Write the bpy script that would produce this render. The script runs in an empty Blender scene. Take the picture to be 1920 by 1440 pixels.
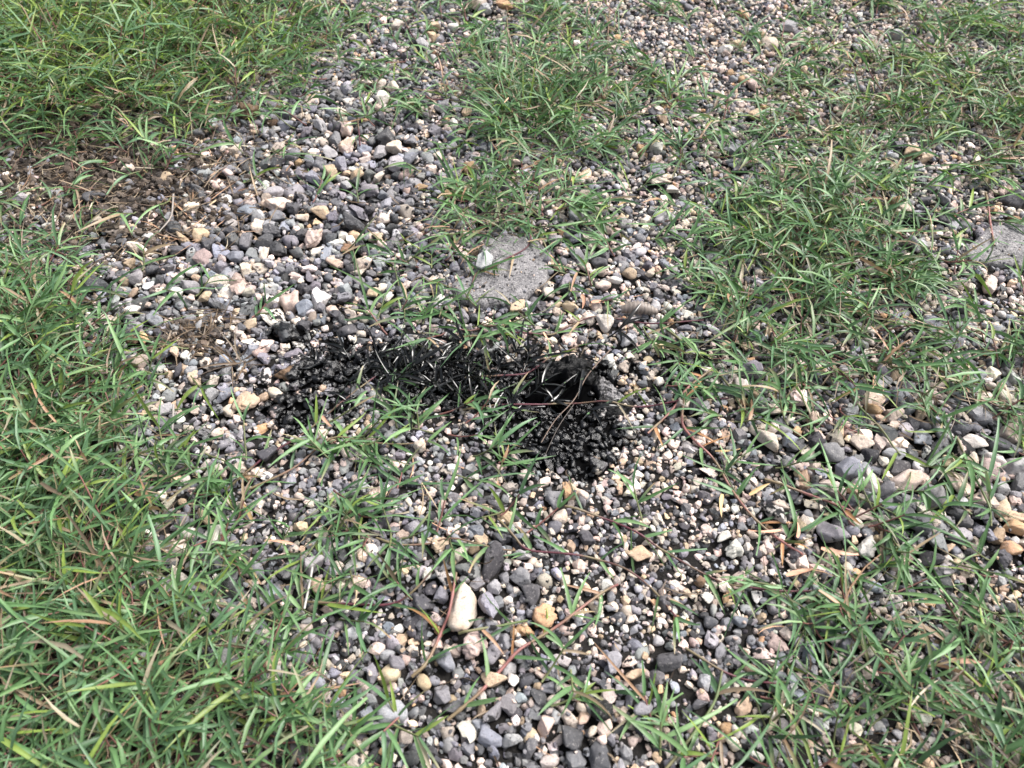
import bpy, math, random
import numpy as np

# ------------------------------------------------------------------ camera, light, exposure
S = bpy.context.scene
COL = S.collection
PITCH = math.radians(53.0)
CAM_H = 0.525
TANH = 0.6656
cam_d = bpy.data.cameras.new('camera')
cam = bpy.data.objects.new('camera', cam_d)
COL.objects.link(cam)
cam.location = (0, 0, CAM_H)
cam.rotation_euler = (math.pi / 2 - PITCH, 0, 0)
cam_d.sensor_width = 36
cam_d.lens = 18 / TANH
cam_d.clip_start = 0.02
cam_d.clip_end = 1000
cam_d.dof.use_dof = True
cam_d.dof.focus_distance = 0.68
cam_d.dof.aperture_fstop = 9.0
S.camera = cam

SUN_EL, SUN_AZ = math.radians(52), math.radians(62)     # azimuth clockwise from +Y
w = bpy.data.worlds.new('World')
S.world = w
w.use_nodes = True
nt = w.node_tree
bg = nt.nodes['Background']
sky = nt.nodes.new('ShaderNodeTexSky')
sky.sky_type = 'NISHITA'
sky.sun_disc = False
sky.sun_elevation = SUN_EL
sky.sun_rotation = SUN_AZ
sky.air_density = 0.9
sky.dust_density = 6.0
sky.ozone_density = 1.0
hs = nt.nodes.new('ShaderNodeHueSaturation')     # thin overcast: a whiter sky
hs.inputs['Saturation'].default_value = 0.5
nt.links.new(sky.outputs[0], hs.inputs['Color'])
nt.links.new(hs.outputs[0], bg.inputs[0])
bg.inputs[1].default_value = 0.098
sun_d = bpy.data.lights.new('sun', 'SUN')
sun_d.energy = 1.9
sun_d.angle = math.radians(32)
sun_d.color = (1.0, 0.98, 0.95)
sun = bpy.data.objects.new('sun', sun_d)
COL.objects.link(sun)
sun.rotation_euler = (math.pi / 2 - SUN_EL, 0, math.pi - SUN_AZ)
S.view_settings.view_transform = 'Standard'
S.view_settings.look = 'None'
S.view_settings.gamma = 1
S.view_settings.use_curve_mapping = False
S.view_settings.exposure = 1.42

rng = np.random.default_rng(7)
random.seed(7)

# ------------------------------------------------------------------ projection between the photo's pixels and the ground
F = np.array((0, math.cos(PITCH), -math.sin(PITCH)))
U = np.array((0, math.sin(PITCH), math.cos(PITCH)))


def ground(px, py, z=0.006):
    u = (px - 960) / 960 * TANH
    v = (720 - py) / 960 * TANH
    d = F + u * np.array((1, 0, 0)) + v * U
    t = (z - CAM_H) / d[2]
    return np.array((0, 0, CAM_H)) + d * t


def depth(py):
    return CAM_H / (math.sin(PITCH) - (720 - py) / 960 * TANH * math.cos(PITCH))


def mpp(py):                       # metres per photo pixel at that row
    return depth(py) * TANH / 960


def pixel(x, y, z=0.006):          # arrays: world -> pixel
    dz = z - CAM_H
    zc = y * F[1] + dz * F[2]
    v = (y * U[1] + dz * U[2]) / zc
    u = x / zc
    return 960 + u / TANH * 960, 720 - v / TANH * 960


# ------------------------------------------------------------------ helpers: noise, meshes, materials, tags
def hash01(ix, iy, iz, seed):
    h = (ix.astype(np.int64) * 374761393 + iy.astype(np.int64) * 668265263 + iz.astype(np.int64) * 2147483647 + seed * 1274126177) & 0xffffffff
    h = ((h ^ (h >> 13)) * 1274126177) & 0xffffffff
    h = h ^ (h >> 16)
    return (h & 0xffff) / 65535.0


def vnoise(p, seed=0):             # p (...,3) -> 0..1
    p = np.asarray(p, float)
    i = np.floor(p)
    f = p - i
    f = f * f * (3 - 2 * f)
    i = i.astype(np.int64)
    r = 0
    for a in (0, 1):
        for b in (0, 1):
            for c in (0, 1):
                wgt = (f[..., 0] if a else 1 - f[..., 0]) * (f[..., 1] if b else 1 - f[..., 1]) * (f[..., 2] if c else 1 - f[..., 2])
                r = r + wgt * hash01(i[..., 0] + a, i[..., 1] + b, i[..., 2] + c, seed)
    return r


def fbm(p, seed=0, octs=3):
    r, a, s = 0, 0.5, 0
    p = np.asarray(p, float)
    for k in range(octs):
        r = r + a * vnoise(p * 2 ** k, seed + k)
        s += a
        a *= 0.5
    return r / s


def n2(x, y, scale, seed=0, octs=3):
    x, y = np.broadcast_arrays(np.asarray(x, float), np.asarray(y, float))
    return fbm(np.stack((x * scale, y * scale, np.zeros_like(x)), -1), seed, octs)


def mesh_obj(name, verts, faces, mat, parent=None, smooth=True, loc=None, **attrs):
    """faces: int array (n, 3 or 4), or a list of such arrays. attrs: name=(n,3) colour or (n,) float, per vertex."""
    verts = np.asarray(verts, np.float32)
    fl = faces if isinstance(faces, list) else [faces]
    fl = [np.asarray(f, np.int32) for f in fl if len(f)]
    me = bpy.data.meshes.new(name)
    nl = sum(f.size for f in fl)
    nf = sum(len(f) for f in fl)
    me.vertices.add(len(verts))
    me.vertices.foreach_set('co', verts.ravel())
    me.loops.add(nl)
    me.loops.foreach_set('vertex_index', np.concatenate([f.ravel() for f in fl]))
    me.polygons.add(nf)
    tot = np.concatenate([np.full(len(f), f.shape[1], np.int32) for f in fl])
    start = np.concatenate(([0], np.cumsum(tot)[:-1])).astype(np.int32)
    me.polygons.foreach_set('loop_start', start)
    me.polygons.foreach_set('loop_total', tot)
    me.polygons.foreach_set('use_smooth', np.full(nf, smooth) if np.isscalar(smooth) else smooth)
    for k, v in attrs.items():
        v = np.asarray(v, np.float32)
        if v.ndim == 2:
            at = me.attributes.new(k, 'FLOAT_COLOR', 'POINT')
            at.data.foreach_set('color', np.concatenate((v, np.ones((len(v), 1), np.float32)), 1).ravel())
        else:
            at = me.attributes.new(k, 'FLOAT', 'POINT')
            at.data.foreach_set('value', v.ravel())
    me.update(calc_edges=True)
    me.materials.append(mat)
    o = bpy.data.objects.new(name, me)
    COL.objects.link(o)
    if parent is not None:
        o.parent = parent
    if loc is not None:
        o.location = loc
    return o


def tag(o, label, cat=None, group=None, kind=None):
    o['label'] = label
    if cat:
        o['category'] = cat
    if group:
        o['group'] = group
    if kind:
        o['kind'] = kind
    return o


def empty(name, loc):
    o = bpy.data.objects.new(name, None)
    o.empty_display_size = 0.01
    COL.objects.link(o)
    o.location = loc
    return o


class N:                           # small node-graph helper
    def __init__(s, name):
        s.m = bpy.data.materials.new(name)
        s.m.use_nodes = True
        s.t = s.m.node_tree
        s.b = s.t.nodes['Principled BSDF']
        s.out = s.t.nodes['Material Output']
        s.pos = s.t.nodes.new('ShaderNodeNewGeometry').outputs['Position']

    def put(s, sock, v):
        if isinstance(v, bpy.types.NodeSocket):
            s.t.links.new(v, sock)
        elif isinstance(v, tuple) and len(v) == 3 and sock.type == 'RGBA':
            sock.default_value = (*v, 1)
        else:
            sock.default_value = v

    def attr(s, name, fac=False):
        n = s.t.nodes.new('ShaderNodeAttribute')
        n.attribute_name = name
        return n.outputs['Fac' if fac else 'Color']

    def noise(s, scale, detail=3, rough=0.55, vec=None):
        n = s.t.nodes.new('ShaderNodeTexNoise')
        s.t.links.new(vec or s.pos, n.inputs['Vector'])
        n.inputs['Scale'].default_value = scale
        n.inputs['Detail'].default_value = detail
        n.inputs['Roughness'].default_value = rough
        return n.outputs['Fac']

    def voro(s, scale, out='Distance', feature='F1'):
        n = s.t.nodes.new('ShaderNodeTexVoronoi')
        n.feature = feature
        s.t.links.new(s.pos, n.inputs['Vector'])
        n.inputs['Scale'].default_value = scale
        return n.outputs[out]

    def rng(s, v, a, b, c=0.0, d=1.0, smooth=True):
        n = s.t.nodes.new('ShaderNodeMapRange')
        n.interpolation_type = 'SMOOTHSTEP' if smooth else 'LINEAR'
        for k, x in zip(('Value', 'From Min', 'From Max', 'To Min', 'To Max'), (v, a, b, c, d)):
            s.put(n.inputs[k], x)
        return n.outputs[0]

    def math(s, op, a, b=0.0, clamp=False):
        n = s.t.nodes.new('ShaderNodeMath')
        n.operation = op
        n.use_clamp = clamp
        s.put(n.inputs[0], a)
        s.put(n.inputs[1], b)
        return n.outputs[0]

    def mix(s, fac, a, b, mode='MIX'):
        n = s.t.nodes.new('ShaderNodeMix')
        n.data_type = 'RGBA'
        n.blend_type = mode
        s.put(n.inputs[0], fac)
        s.put(n.inputs[6], a)
        s.put(n.inputs[7], b)
        return n.outputs[2]

    def bump(s, h, strength, dist):
        n = s.t.nodes.new('ShaderNodeBump')
        n.inputs['Strength'].default_value = strength
        n.inputs['Distance'].default_value = dist
        s.t.links.new(h, n.inputs['Height'])
        s.t.links.new(n.outputs[0], s.b.inputs['Normal'])

    def set(s, **k):
        for a, v in k.items():
            s.put(s.b.inputs[a.replace('_', ' ')], v)


# stone: colour per stone, mineral mottling, pits, tar specks, oil coat
m = N('stone')
c = m.attr('Col')
oil = m.attr('oil', True)
tar = m.attr('tar', True)
c = m.mix(1.0, c, m.mix(m.noise(170, 5, 0.65), (0.55, 0.55, 0.56), (1.45, 1.43, 1.4)), 'MULTIPLY')
c = m.mix(m.rng(m.noise(420, 4, 0.7), 0.55, 0.72, 0, 0.42), c, (0.46, 0.43, 0.41))
c = m.mix(m.rng(m.noise(900, 3, 0.6), 0.56, 0.68, 0, 0.55), c, (0.045, 0.043, 0.045))
tm = m.math('MULTIPLY', m.rng(m.math('ADD', m.noise(150, 4, 0.6), m.math('MULTIPLY', tar, 0.25)), 0.66, 0.72), m.rng(tar, 0.02, 0.1))
c = m.mix(tm, c, (0.012, 0.012, 0.013))
w1 = m.math('ADD', oil, m.math('MULTIPLY', m.math('SUBTRACT', m.noise(260, 4, 0.7), 0.5), 0.9))
om = m.rng(w1, 0.42, 0.6)
c = m.mix(om, c, (0.004, 0.004, 0.0045))
m.set(Base_Color=c, Roughness=m.math('SUBTRACT', 0.8, m.math('MULTIPLY', om, 0.73)), Specular_IOR_Level=m.rng(om, 0, 1, 0.3, 0.55))
m.bump(m.math('ADD', m.noise(330, 5, 0.7), m.math('MULTIPLY', m.noise(1300, 3), 0.35)), 0.55, 0.0016)
STONE = m.m

# concrete / old asphalt: grey paste with small dark pores and sandy grains
m = N('concrete')
oil = m.attr('oil', True)
c = m.mix(m.rng(m.noise(110, 6, 0.7), 0.32, 0.68), (0.10, 0.097, 0.102), (0.27, 0.26, 0.264))
c = m.mix(m.rng(m.noise(520, 3, 0.7), 0.5, 0.66, 0, 0.8), c, (0.40, 0.38, 0.37))
c = m.mix(m.rng(m.voro(210), 0.16, 0.27, 0.9, 0), c, (0.03, 0.029, 0.03))
c = m.mix(m.rng(m.noise(850, 3, 0.7), 0.52, 0.64, 0, 0.8), c, (0.05, 0.048, 0.048))
w1 = m.math('ADD', oil, m.math('MULTIPLY', m.math('SUBTRACT', m.noise(230, 5, 0.75), 0.5), 1.1))
om = m.rng(w1, 0.42, 0.56)
c = m.mix(om, c, (0.004, 0.004, 0.0045))
m.set(Base_Color=c, Roughness=m.math('SUBTRACT', 0.9, m.math('MULTIPLY', om, 0.5)), Specular_IOR_Level=0.3)
m.bump(m.math('ADD', m.noise(300, 5, 0.75), m.rng(m.voro(260), 0.1, 0.25, 0, 0.6)), 0.8, 0.002)
CONCRETE = m.m

# soil
m = N('soil')
c = m.mix(m.noise(45, 6, 0.7), (0.009, 0.0085, 0.0085), (0.03, 0.027, 0.025))
c = m.mix(m.attr('brown', True), c, m.mix(m.noise(45, 6, 0.7), (0.018, 0.0155, 0.0135), (0.056, 0.045, 0.037)))
c = m.mix(m.rng(m.noise(600, 3, 0.6), 0.62, 0.7, 0, 0.5), c, (0.11, 0.095, 0.08))
oil = m.attr('oil', True)
om = m.rng(oil, 0.3, 0.55)
c = m.mix(om, c, (0.002, 0.002, 0.0022))
far = m.rng(m.attr('far', True), 0.2, 0.8)
stones = m.mix(m.rng(m.voro(70, 'Color'), 0.3, 0.7), (0.12, 0.12, 0.125), (0.42, 0.36, 0.3))
stones = m.mix(m.rng(m.voro(70), 0.25, 0.6), stones, (0.03, 0.028, 0.026))
green = m.mix(m.noise(300, 5), (0.03, 0.06, 0.018), (0.1, 0.16, 0.05))
c = m.mix(far, c, m.mix(m.rng(m.noise(4, 5, 0.7), 0.42, 0.56), stones, green))
m.set(Base_Color=c, Roughness=m.math('SUBTRACT', 0.95, m.math('MULTIPLY', om, 0.3)), Specular_IOR_Level=m.rng(om, 0, 1, 0.2, 0.05))
m.bump(m.noise(400, 6, 0.75), 0.9, 0.003)
SOIL = m.m


def leaf_mat(name, rough, spec, trans, oily=False):
    m = N(name)
    c = m.attr('Col')
    c = m.mix(1.0, c, m.mix(m.noise(260, 3), (0.72, 0.74, 0.72), (1.25, 1.22, 1.2)), 'MULTIPLY')
    if oily:
        m_ = m.rng(m.noise(120, 3, 0.6), 0.63, 0.7)
        c = m.mix(m_, (0.003, 0.0035, 0.003), c)
    m.set(Base_Color=c, Roughness=rough, Specular_IOR_Level=spec)
    if trans:
        tr = m.t.nodes.new('ShaderNodeBsdfTranslucent')
        m.put(tr.inputs[0], m.mix(1.0, c, (1.05, 1.3, 0.7), 'MULTIPLY'))
        mx = m.t.nodes.new('ShaderNodeMixShader')
        mx.inputs[0].default_value = trans
        m.t.links.new(m.b.outputs[0], mx.inputs[1])
        m.t.links.new(tr.outputs[0], mx.inputs[2])
        m.t.links.new(mx.outputs[0], m.out.inputs[0])
    return m.m


LEAF = leaf_mat('grass_leaf', 0.42, 0.42, 0.24)
STEM = leaf_mat('grass_stem', 0.5, 0.4, 0)
OILLEAF = leaf_mat('oily_leaf', 0.11, 0.5, 0, True)

m = N('black_oil')
m.set(Base_Color=(0.0012, 0.0012, 0.0014), Roughness=0.08, Specular_IOR_Level=0.012)
OIL = m.m

# ------------------------------------------------------------------ maps read off the photograph (photo cells of 120 pixels)
GD = np.array([[int(ch) for ch in r] for r in (
    "9998743453223455",
    "9987434686435777",
    "1121102463355536",
    "4100025764458832",
    "8611125412357753",
    "9711134412567764",
    "9852234321234665",
    "9864445431123333",
    "9975555433122344",
    "9985442222124555",
    "9998642222135666",
    "9998753232247777")], float)
LAI = np.array([0.03, 0.11, 0.27, 0.48, 0.76, 1.1, 1.5, 2.05, 2.95, 4.0])


def bilin(grid, px, py):
    gx = np.clip(np.asarray(px) / 120 - 0.5, 0, grid.shape[1] - 1.001)
    gy = np.clip(np.asarray(py) / 120 - 0.5, 0, grid.shape[0] - 1.001)
    i, j = gx.astype(int), gy.astype(int)
    fx, fy = gx - i, gy - j
    return (grid[j, i] * (1 - fx) + grid[j, i + 1] * fx) * (1 - fy) + (grid[j + 1, i] * (1 - fx) + grid[j + 1, i + 1] * fx) * fy


def gdens(px, py):
    return bilin(GD, px, py)


def blob(px, py, cx, cy, rx, ry, soft=0.35):
    q = np.sqrt(((px - cx) / rx) ** 2 + ((py - cy) / ry) ** 2)
    return np.clip((1 + soft - q) / (2 * soft), 0, 1)


def oilmask(x, y):
    px, py = pixel(x, y)
    o = np.maximum.reduce([
        blob(px, py, 1030, 725, 105, 52, 0.3), blob(px, py, 850, 700, 180, 56, 0.6) * 0.9,
        blob(px, py, 1045, 805, 140, 72, 0.55), blob(px, py, 690, 675, 150, 40, 0.6) * 0.88,
        blob(px, py, 1150, 690, 60, 40, 0.5) * 0.5, blob(px, py, 560, 640, 60, 26, 0.6) * 0.6, blob(px, py, 1135, 815, 45, 24, 0.5),
        blob(px, py, 1270, 690, 80, 50, 0.6) * 0.33, blob(px, py, 1320, 850, 20, 12) * 0.7, blob(px, py, 540, 760, 110, 30, 0.6) * 0.62])
    return np.clip(o + (n2(x, y, 75, 5) - 0.41) * 1.4 * (o > 0.01) * (o < 0.97), 0, 1)


def soilzone(px, py):              # bare brown soil with litter, upper left, and the soil under the deep lawn
    a = np.maximum(blob(px, py, 190, 325, 225, 125, 0.5), blob(px, py, 90, 260, 190, 130, 0.5))
    b = np.clip((gdens(px, py) - 7.6) / 1.0, 0, 1) * (px < 620)
    c = blob(px, py, 350, 640, 90, 40, 0.3) * 0.55
    return np.maximum.reduce([a, b, c])


def poly_world(pts, z=0.006):
    return np.array([ground(a, b, z)[:2] for a, b in pts])


def in_poly(x, y, poly):
    r = np.zeros(np.shape(x), bool)
    n = len(poly)
    for i in range(n):
        (x0, y0), (x1, y1) = poly[i], poly[(i + 1) % n]
        cnd = ((y0 > y) != (y1 > y)) & (x < (x1 - x0) * (y - y0) / (y1 - y0 + 1e-12) + x0)
        r ^= cnd
    return r


SLAB = poly_world([(905, 440), (950, 430), (990, 434), (1029, 462), (1033, 500), (1015, 535), (965, 560), (885, 566), (845, 547), (838, 528), (882, 512), (893, 470)], 0.009)
SLAB2 = poly_world([(1815, 455), (1842, 428), (1870, 410), (1940, 404), (2010, 440), (1990, 492), (1870, 490), (1825, 478)], 0.009)
LUMP = poly_world([(1000, 690), (1038, 668), (1072, 652), (1108, 664), (1124, 685), (1116, 708), (1096, 695), (1070, 706), (1046, 694), (1022, 705), (1004, 700)], 0.008)
CHUNK = poly_world([(1118, 694), (1132, 694), (1162, 718), (1188, 748), (1168, 768), (1140, 766), (1116, 752), (1126, 730), (1112, 712)], 0.006)
POOL = poly_world([(978, 716), (994, 692), (1040, 680), (1100, 688), (1118, 722), (1106, 752), (1062, 764), (1008, 758), (976, 742)], 0.0)

# ------------------------------------------------------------------ soil sheet out to the horizon
XS = np.concatenate((-np.geomspace(300, 1.12, 26), np.linspace(-1.05, 1.05, 221), np.geomspace(1.12, 300, 26)))
YS = np.concatenate((-np.geomspace(300, 0.2, 26), np.linspace(-0.13, 1.4, 161), np.geomspace(1.47, 300, 26)))
gx, gy = np.meshgrid(XS, YS)
inside = (np.abs(gx) < 1.06) & (gy > -0.14) & (gy < 1.41)


def soil_h(x, y):
    px, py = pixel(x, np.maximum(y, -0.2))
    z = (n2(x, y, 14, 3) - 0.5) * 0.008 + (n2(x, y, 90, 9) - 0.5) * 0.004
    z = z + soilzone(px, py) * (0.006 + 0.010 * (n2(x, y, 45, 31, 4) - 0.35))
    z = z - 0.011 * blob(px, py, 1045, 726, 68, 40, 0.3)
    return z - 0.004


sz = np.where(inside, soil_h(gx, gy), -0.004)
nx, ny = len(XS), len(YS)
idx = np.arange(nx * ny).reshape(ny, nx)
quads = np.stack((idx[:-1, :-1], idx[:-1, 1:], idx[1:, 1:], idx[1:, :-1]), -1).reshape(-1, 4)
g = mesh_obj('ground', np.stack((gx, gy, sz), -1).reshape(-1, 3), quads, SOIL,
             oil=np.where(inside, oilmask(gx, np.maximum(gy, -0.2)), 0).ravel(), far=(~inside).astype(float).ravel(),
             brown=np.where(inside, soilzone(*pixel(gx, np.maximum(gy, -0.2))), 0).ravel())
tag(g, 'dark damp soil under the gravel and grass', kind='structure')

# height field that the stones are dropped on
HX0, HY0, HR = -1.06, -0.14, 0.001
HNX, HNY = 2120, 1550
hx = HX0 + (np.arange(HNX) + 0.5) * HR
hy = HY0 + (np.arange(HNY) + 0.5) * HR
cx_, cy_ = np.meshgrid(hx[::4], hy[::4])
HF = np.repeat(np.repeat(soil_h(cx_, cy_), 4, 0), 4, 1)[:HNY, :HNX].astype(np.float32)


BASE = HF.copy()
TRACED = np.zeros(HF.shape, bool)


def hf_at(x, y, field=None):
    f = HF if field is None else field
    i = np.clip(((np.asarray(x) - HX0) / HR).astype(int), 0, HNX - 1)
    j = np.clip(((np.asarray(y) - HY0) / HR).astype(int), 0, HNY - 1)
    return f[j, i]


def stamp(x, y, zc, a, b, cc, yaw):
    r = max(a, b)
    i0, i1 = int((x - r - HX0) / HR), int((x + r - HX0) / HR) + 2
    j0, j1 = int((y - r - HY0) / HR), int((y + r - HY0) / HR) + 2
    if i0 < 0 or j0 < 0 or i1 >= HNX or j1 >= HNY:
        return
    dx = hx[i0:i1][None, :] - x
    dy = hy[j0:j1][:, None] - y
    ca, sa = math.cos(yaw), math.sin(yaw)
    q = 1 - ((dx * ca + dy * sa) / a) ** 2 - ((-dx * sa + dy * ca) / b) ** 2
    top = np.where(q > 0, zc + cc * np.sqrt(np.maximum(q, 0)), -1)
    np.maximum(HF[j0:j1, i0:i1], top, out=HF[j0:j1, i0:i1])


# ------------------------------------------------------------------ slabs, asphalt lump, oil pool
def star_mound(poly, H, p, z0, rough, seed, rings=26, nang=120, tilt=(0, 0)):
    ctr = poly.mean(0)
    d = poly - ctr
    ang = np.linspace(0, 2 * math.pi, nang, endpoint=False)
    R = np.zeros(nang)
    for k, a in enumerate(ang):
        u = np.array((math.cos(a), math.sin(a)))
        best = 0
        for i in range(len(d)):
            p0, p1 = d[i], d[(i + 1) % len(d)]
            e = p1 - p0
            den = u[0] * e[1] - u[1] * e[0]
            if abs(den) < 1e-12:
                continue
            t = (p0[0] * e[1] - p0[1] * e[0]) / den
            s_ = (p0[0] * u[1] - p0[1] * u[0]) / den
            if t > 0 and -1e-6 <= s_ <= 1 + 1e-6:
                best = max(best, t)
        R[k] = best
    R *= 1 + (fbm(np.stack((np.cos(ang) * 3, np.sin(ang) * 3, ang * 0), -1), seed) - 0.5) * 0.22
    R *= 1 + (fbm(np.stack((np.cos(ang) * 11, np.sin(ang) * 11, ang * 0), -1), seed + 2) - 0.5) * 0.14
    t = 1 - (1 - np.linspace(0, 1, rings + 1)[1:]) ** 1.6
    x = ctr[0] + t[:, None] * R * np.cos(ang)
    y = ctr[1] + t[:, None] * R * np.sin(ang)
    prof = H * (1 - np.repeat(t[:, None], nang, 1) ** p)
    nz = (n2(x, y, 70, seed + 4, 4) - 0.5) * rough * 2 + (n2(x, y, 300, seed + 8, 3) - 0.5) * rough * 0.8
    z = z0 + prof + nz * (1 - t[:, None] ** 10) + (np.abs(n2(x, y, 150, seed + 3, 3) - 0.5) - 0.1) * rough * 1.2 * (1 - t[:, None] ** 10) + (x - ctr[0]) * tilt[0] + (y - ctr[1]) * tilt[1]
    v = np.stack((x, y, z), -1).reshape(-1, 3)
    skirt = np.stack((x[-1], y[-1], np.full(nang, z0 - 0.012)), -1)
    v = np.concatenate((v, skirt, [[ctr[0], ctr[1], z0 + H + (n2(ctr[0], ctr[1], 70, seed + 4, 4) - 0.5) * rough * 2]]))
    r_, k_ = np.meshgrid(np.arange(rings), np.arange(nang), indexing='ij')
    k2 = (k_ + 1) % nang
    q = np.stack((r_ * nang + k_, (r_ + 1) * nang + k_, (r_ + 1) * nang + k2, r_ * nang + k2), -1).reshape(-1, 4)
    ci = len(v) - 1
    kk = np.arange(nang)
    tri = np.stack((np.full(nang, ci), kk, (kk + 1) % nang), -1)
    # height field under it
    ii = np.nonzero(in_poly(*np.meshgrid(hx, hy), poly)) if False else None
    x0, x1, y0, y1 = poly[:, 0].min(), poly[:, 0].max(), poly[:, 1].min(), poly[:, 1].max()
    i0, i1, j0, j1 = int((x0 - HX0) / HR), int((x1 - HX0) / HR), int((y0 - HY0) / HR), int((y1 - HY0) / HR)
    i1 = min(i1, HNX)
    X, Y = np.meshgrid(hx[i0:i1], hy[j0:j1])
    ins = in_poly(X, Y, poly)
    HF[j0:j1, i0:i1] = np.where(ins, np.maximum(HF[j0:j1, i0:i1], z0 + H * 0.9), HF[j0:j1, i0:i1])
    return v, [q, tri], ctr


ANCHORS = []                       # (pixel x, pixel y, short name): landmarks used in labels


def anchor(px, py, name):
    ANCHORS.append((px, py, name))


v, f, ctr = star_mound(SLAB, 0.0065, 26, -0.001, 0.0012, 21, tilt=(0.0, 0.02))
o = mesh_obj('concrete_slab', v - [*ctr, 0], f, CONCRETE, loc=(*ctr, 0), oil=np.zeros(len(v)))
tag(o, 'large flat grey concrete fragment half hidden by grass behind the oil pool', 'concrete slab')
anchor(970, 500, 'the flat concrete slab')
v, f, ctr = star_mound(SLAB2, 0.0045, 26, -0.001, 0.0012, 37)
o = mesh_obj('concrete_slab', v - [*ctr, 0], f, CONCRETE, loc=(*ctr, 0), oil=np.zeros(len(v)))
tag(o, 'pale grey concrete piece crossed by grass at the far right edge', 'concrete slab')
anchor(1865, 450, 'the pale edge slab')
v, f, ctr = star_mound(LUMP, 0.008, 4, -0.005, 0.010, 50, rings=30, nang=130, tilt=(0.0, 0.1))
px_, py_ = pixel(v[:, 0], v[:, 1], v[:, 2])
oilv = np.clip(1.1 - blob(px_, py_, 1080, 655, 50, 13, 0.5) * 0.8, 0, 1)
o = mesh_obj('asphalt_lump', v - [*ctr, 0], f, CONCRETE, loc=(*ctr, 0), oil=oilv)
tag(o, 'rough asphalt lump on the far rim of the oil pool, soaked black', 'asphalt lump')
v, f, ctr = star_mound(CHUNK, 0.004, 6, -0.003, 0.004, 61, rings=24, nang=110, tilt=(-0.05, 0.05))
px_, py_ = pixel(v[:, 0], v[:, 1], v[:, 2])
oilv = np.clip(0.47 + np.clip((py_ - 735 - (px_ - 1120) * 0.35) / 26, 0, 1) * 0.7 + np.clip((1128 - px_) / 14, 0, 1) * 0.7, 0, 1)
o = mesh_obj('asphalt_lump', v - [*ctr, 0], f, CONCRETE, loc=(*ctr, 0), oil=oilv)
tag(o, 'grey asphalt piece with an oily near edge right of the oil pool', 'asphalt lump')
anchor(1130, 690, 'the oil-soaked asphalt lump')

ctr = POOL.mean(0)
ang = np.linspace(0, 2 * math.pi, 64, endpoint=False)
v, f, ctr = star_mound(POOL, 0.0004, 6, -0.0060, 0.0, 77, rings=10, nang=80)
o = mesh_obj('oil_pool', v - [*ctr, 0], f, OIL, loc=(*ctr, 0))
tag(o, 'small glossy pool of black oil in a hollow among the stones', 'oil pool')
anchor(1045, 725, 'the black oil pool')

# ------------------------------------------------------------------ stones
def icosphere(n):
    t = (1 + 5 ** 0.5) / 2
    v = [(-1, t, 0), (1, t, 0), (-1, -t, 0), (1, -t, 0), (0, -1, t), (0, 1, t), (0, -1, -t), (0, 1, -t), (t, 0, -1), (t, 0, 1), (-t, 0, -1), (-t, 0, 1)]
    f = [(0, 11, 5), (0, 5, 1), (0, 1, 7), (0, 7, 10), (0, 10, 11), (1, 5, 9), (5, 11, 4), (11, 10, 2), (10, 7, 6), (7, 1, 8),
         (3, 9, 4), (3, 4, 2), (3, 2, 6), (3, 6, 8), (3, 8, 9), (4, 9, 5), (2, 4, 11), (6, 2, 10), (8, 6, 7), (9, 8, 1)]
    v = [np.array(a, float) / np.linalg.norm(a) for a in v]
    for _ in range(n):
        cache, nf = {}, []

        def mid(a, b):
            k = (min(a, b), max(a, b))
            if k not in cache:
                p = v[a] + v[b]
                v.append(p / np.linalg.norm(p))
                cache[k] = len(v) - 1
            return cache[k]
        for a, b, c_ in f:
            x, y, z = mid(a, b), mid(b, c_), mid(c_, a)
            nf += [(a, x, z), (b, y, x), (c_, z, y), (x, y, z)]
        f = nf
    return np.array(v), np.array(f, np.int32)


ICO = [icosphere(k) for k in range(4)]


def stone_shape(lvl, r, kind):
    """Unit-ish stone: a rounded convex polyhedron plus relief. kind r round, a angular, l lumpy."""
    d = ICO[lvl][0]
    nP = {'r': 8, 'a': 5, 'l': 7}[kind]
    p = {'r': 12.0, 'a': 30.0, 'l': 10.0}[kind] * r.uniform(0.8, 1.4)
    nrm = r.normal(size=(nP, 3))
    nrm /= np.linalg.norm(nrm, axis=1)[:, None]
    nrm = np.concatenate((nrm, -nrm * [[1, 1, 1]] + r.normal(size=(nP, 3)) * 0.6, [[0, 0, 1], [0, 0, -1]]))
    nrm /= np.linalg.norm(nrm, axis=1)[:, None]
    h = r.uniform(0.62, 1.12, len(nrm))
    dot = np.maximum(d @ nrm.T, 0) / h
    rad = (dot ** p).sum(1) ** (-1 / p)
    sd = int(r.integers(1e6))
    amp = {'r': 0.13, 'a': 0.10, 'l': 0.42}[kind]
    rad = rad * (1 + amp * (fbm(d * 2.1 + 9, sd, 2) - 0.5) * 2)
    if lvl >= 2:
        rad = rad * (1 + (0.16 if kind == 'l' else 0.035) * (fbm(d * 6 + 5, sd + 7, 2) - 0.5) * 2)
    v = d * rad[:, None]
    v = v - (v.max(0) + v.min(0)) / 2
    return v / np.abs(v).max(0)


PROTO = {l: {k: [stone_shape(l, rng, k) for _ in range(n)] for k in 'ral'} for l, n in ((0, 26), (1, 26), (2, 26))}

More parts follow.
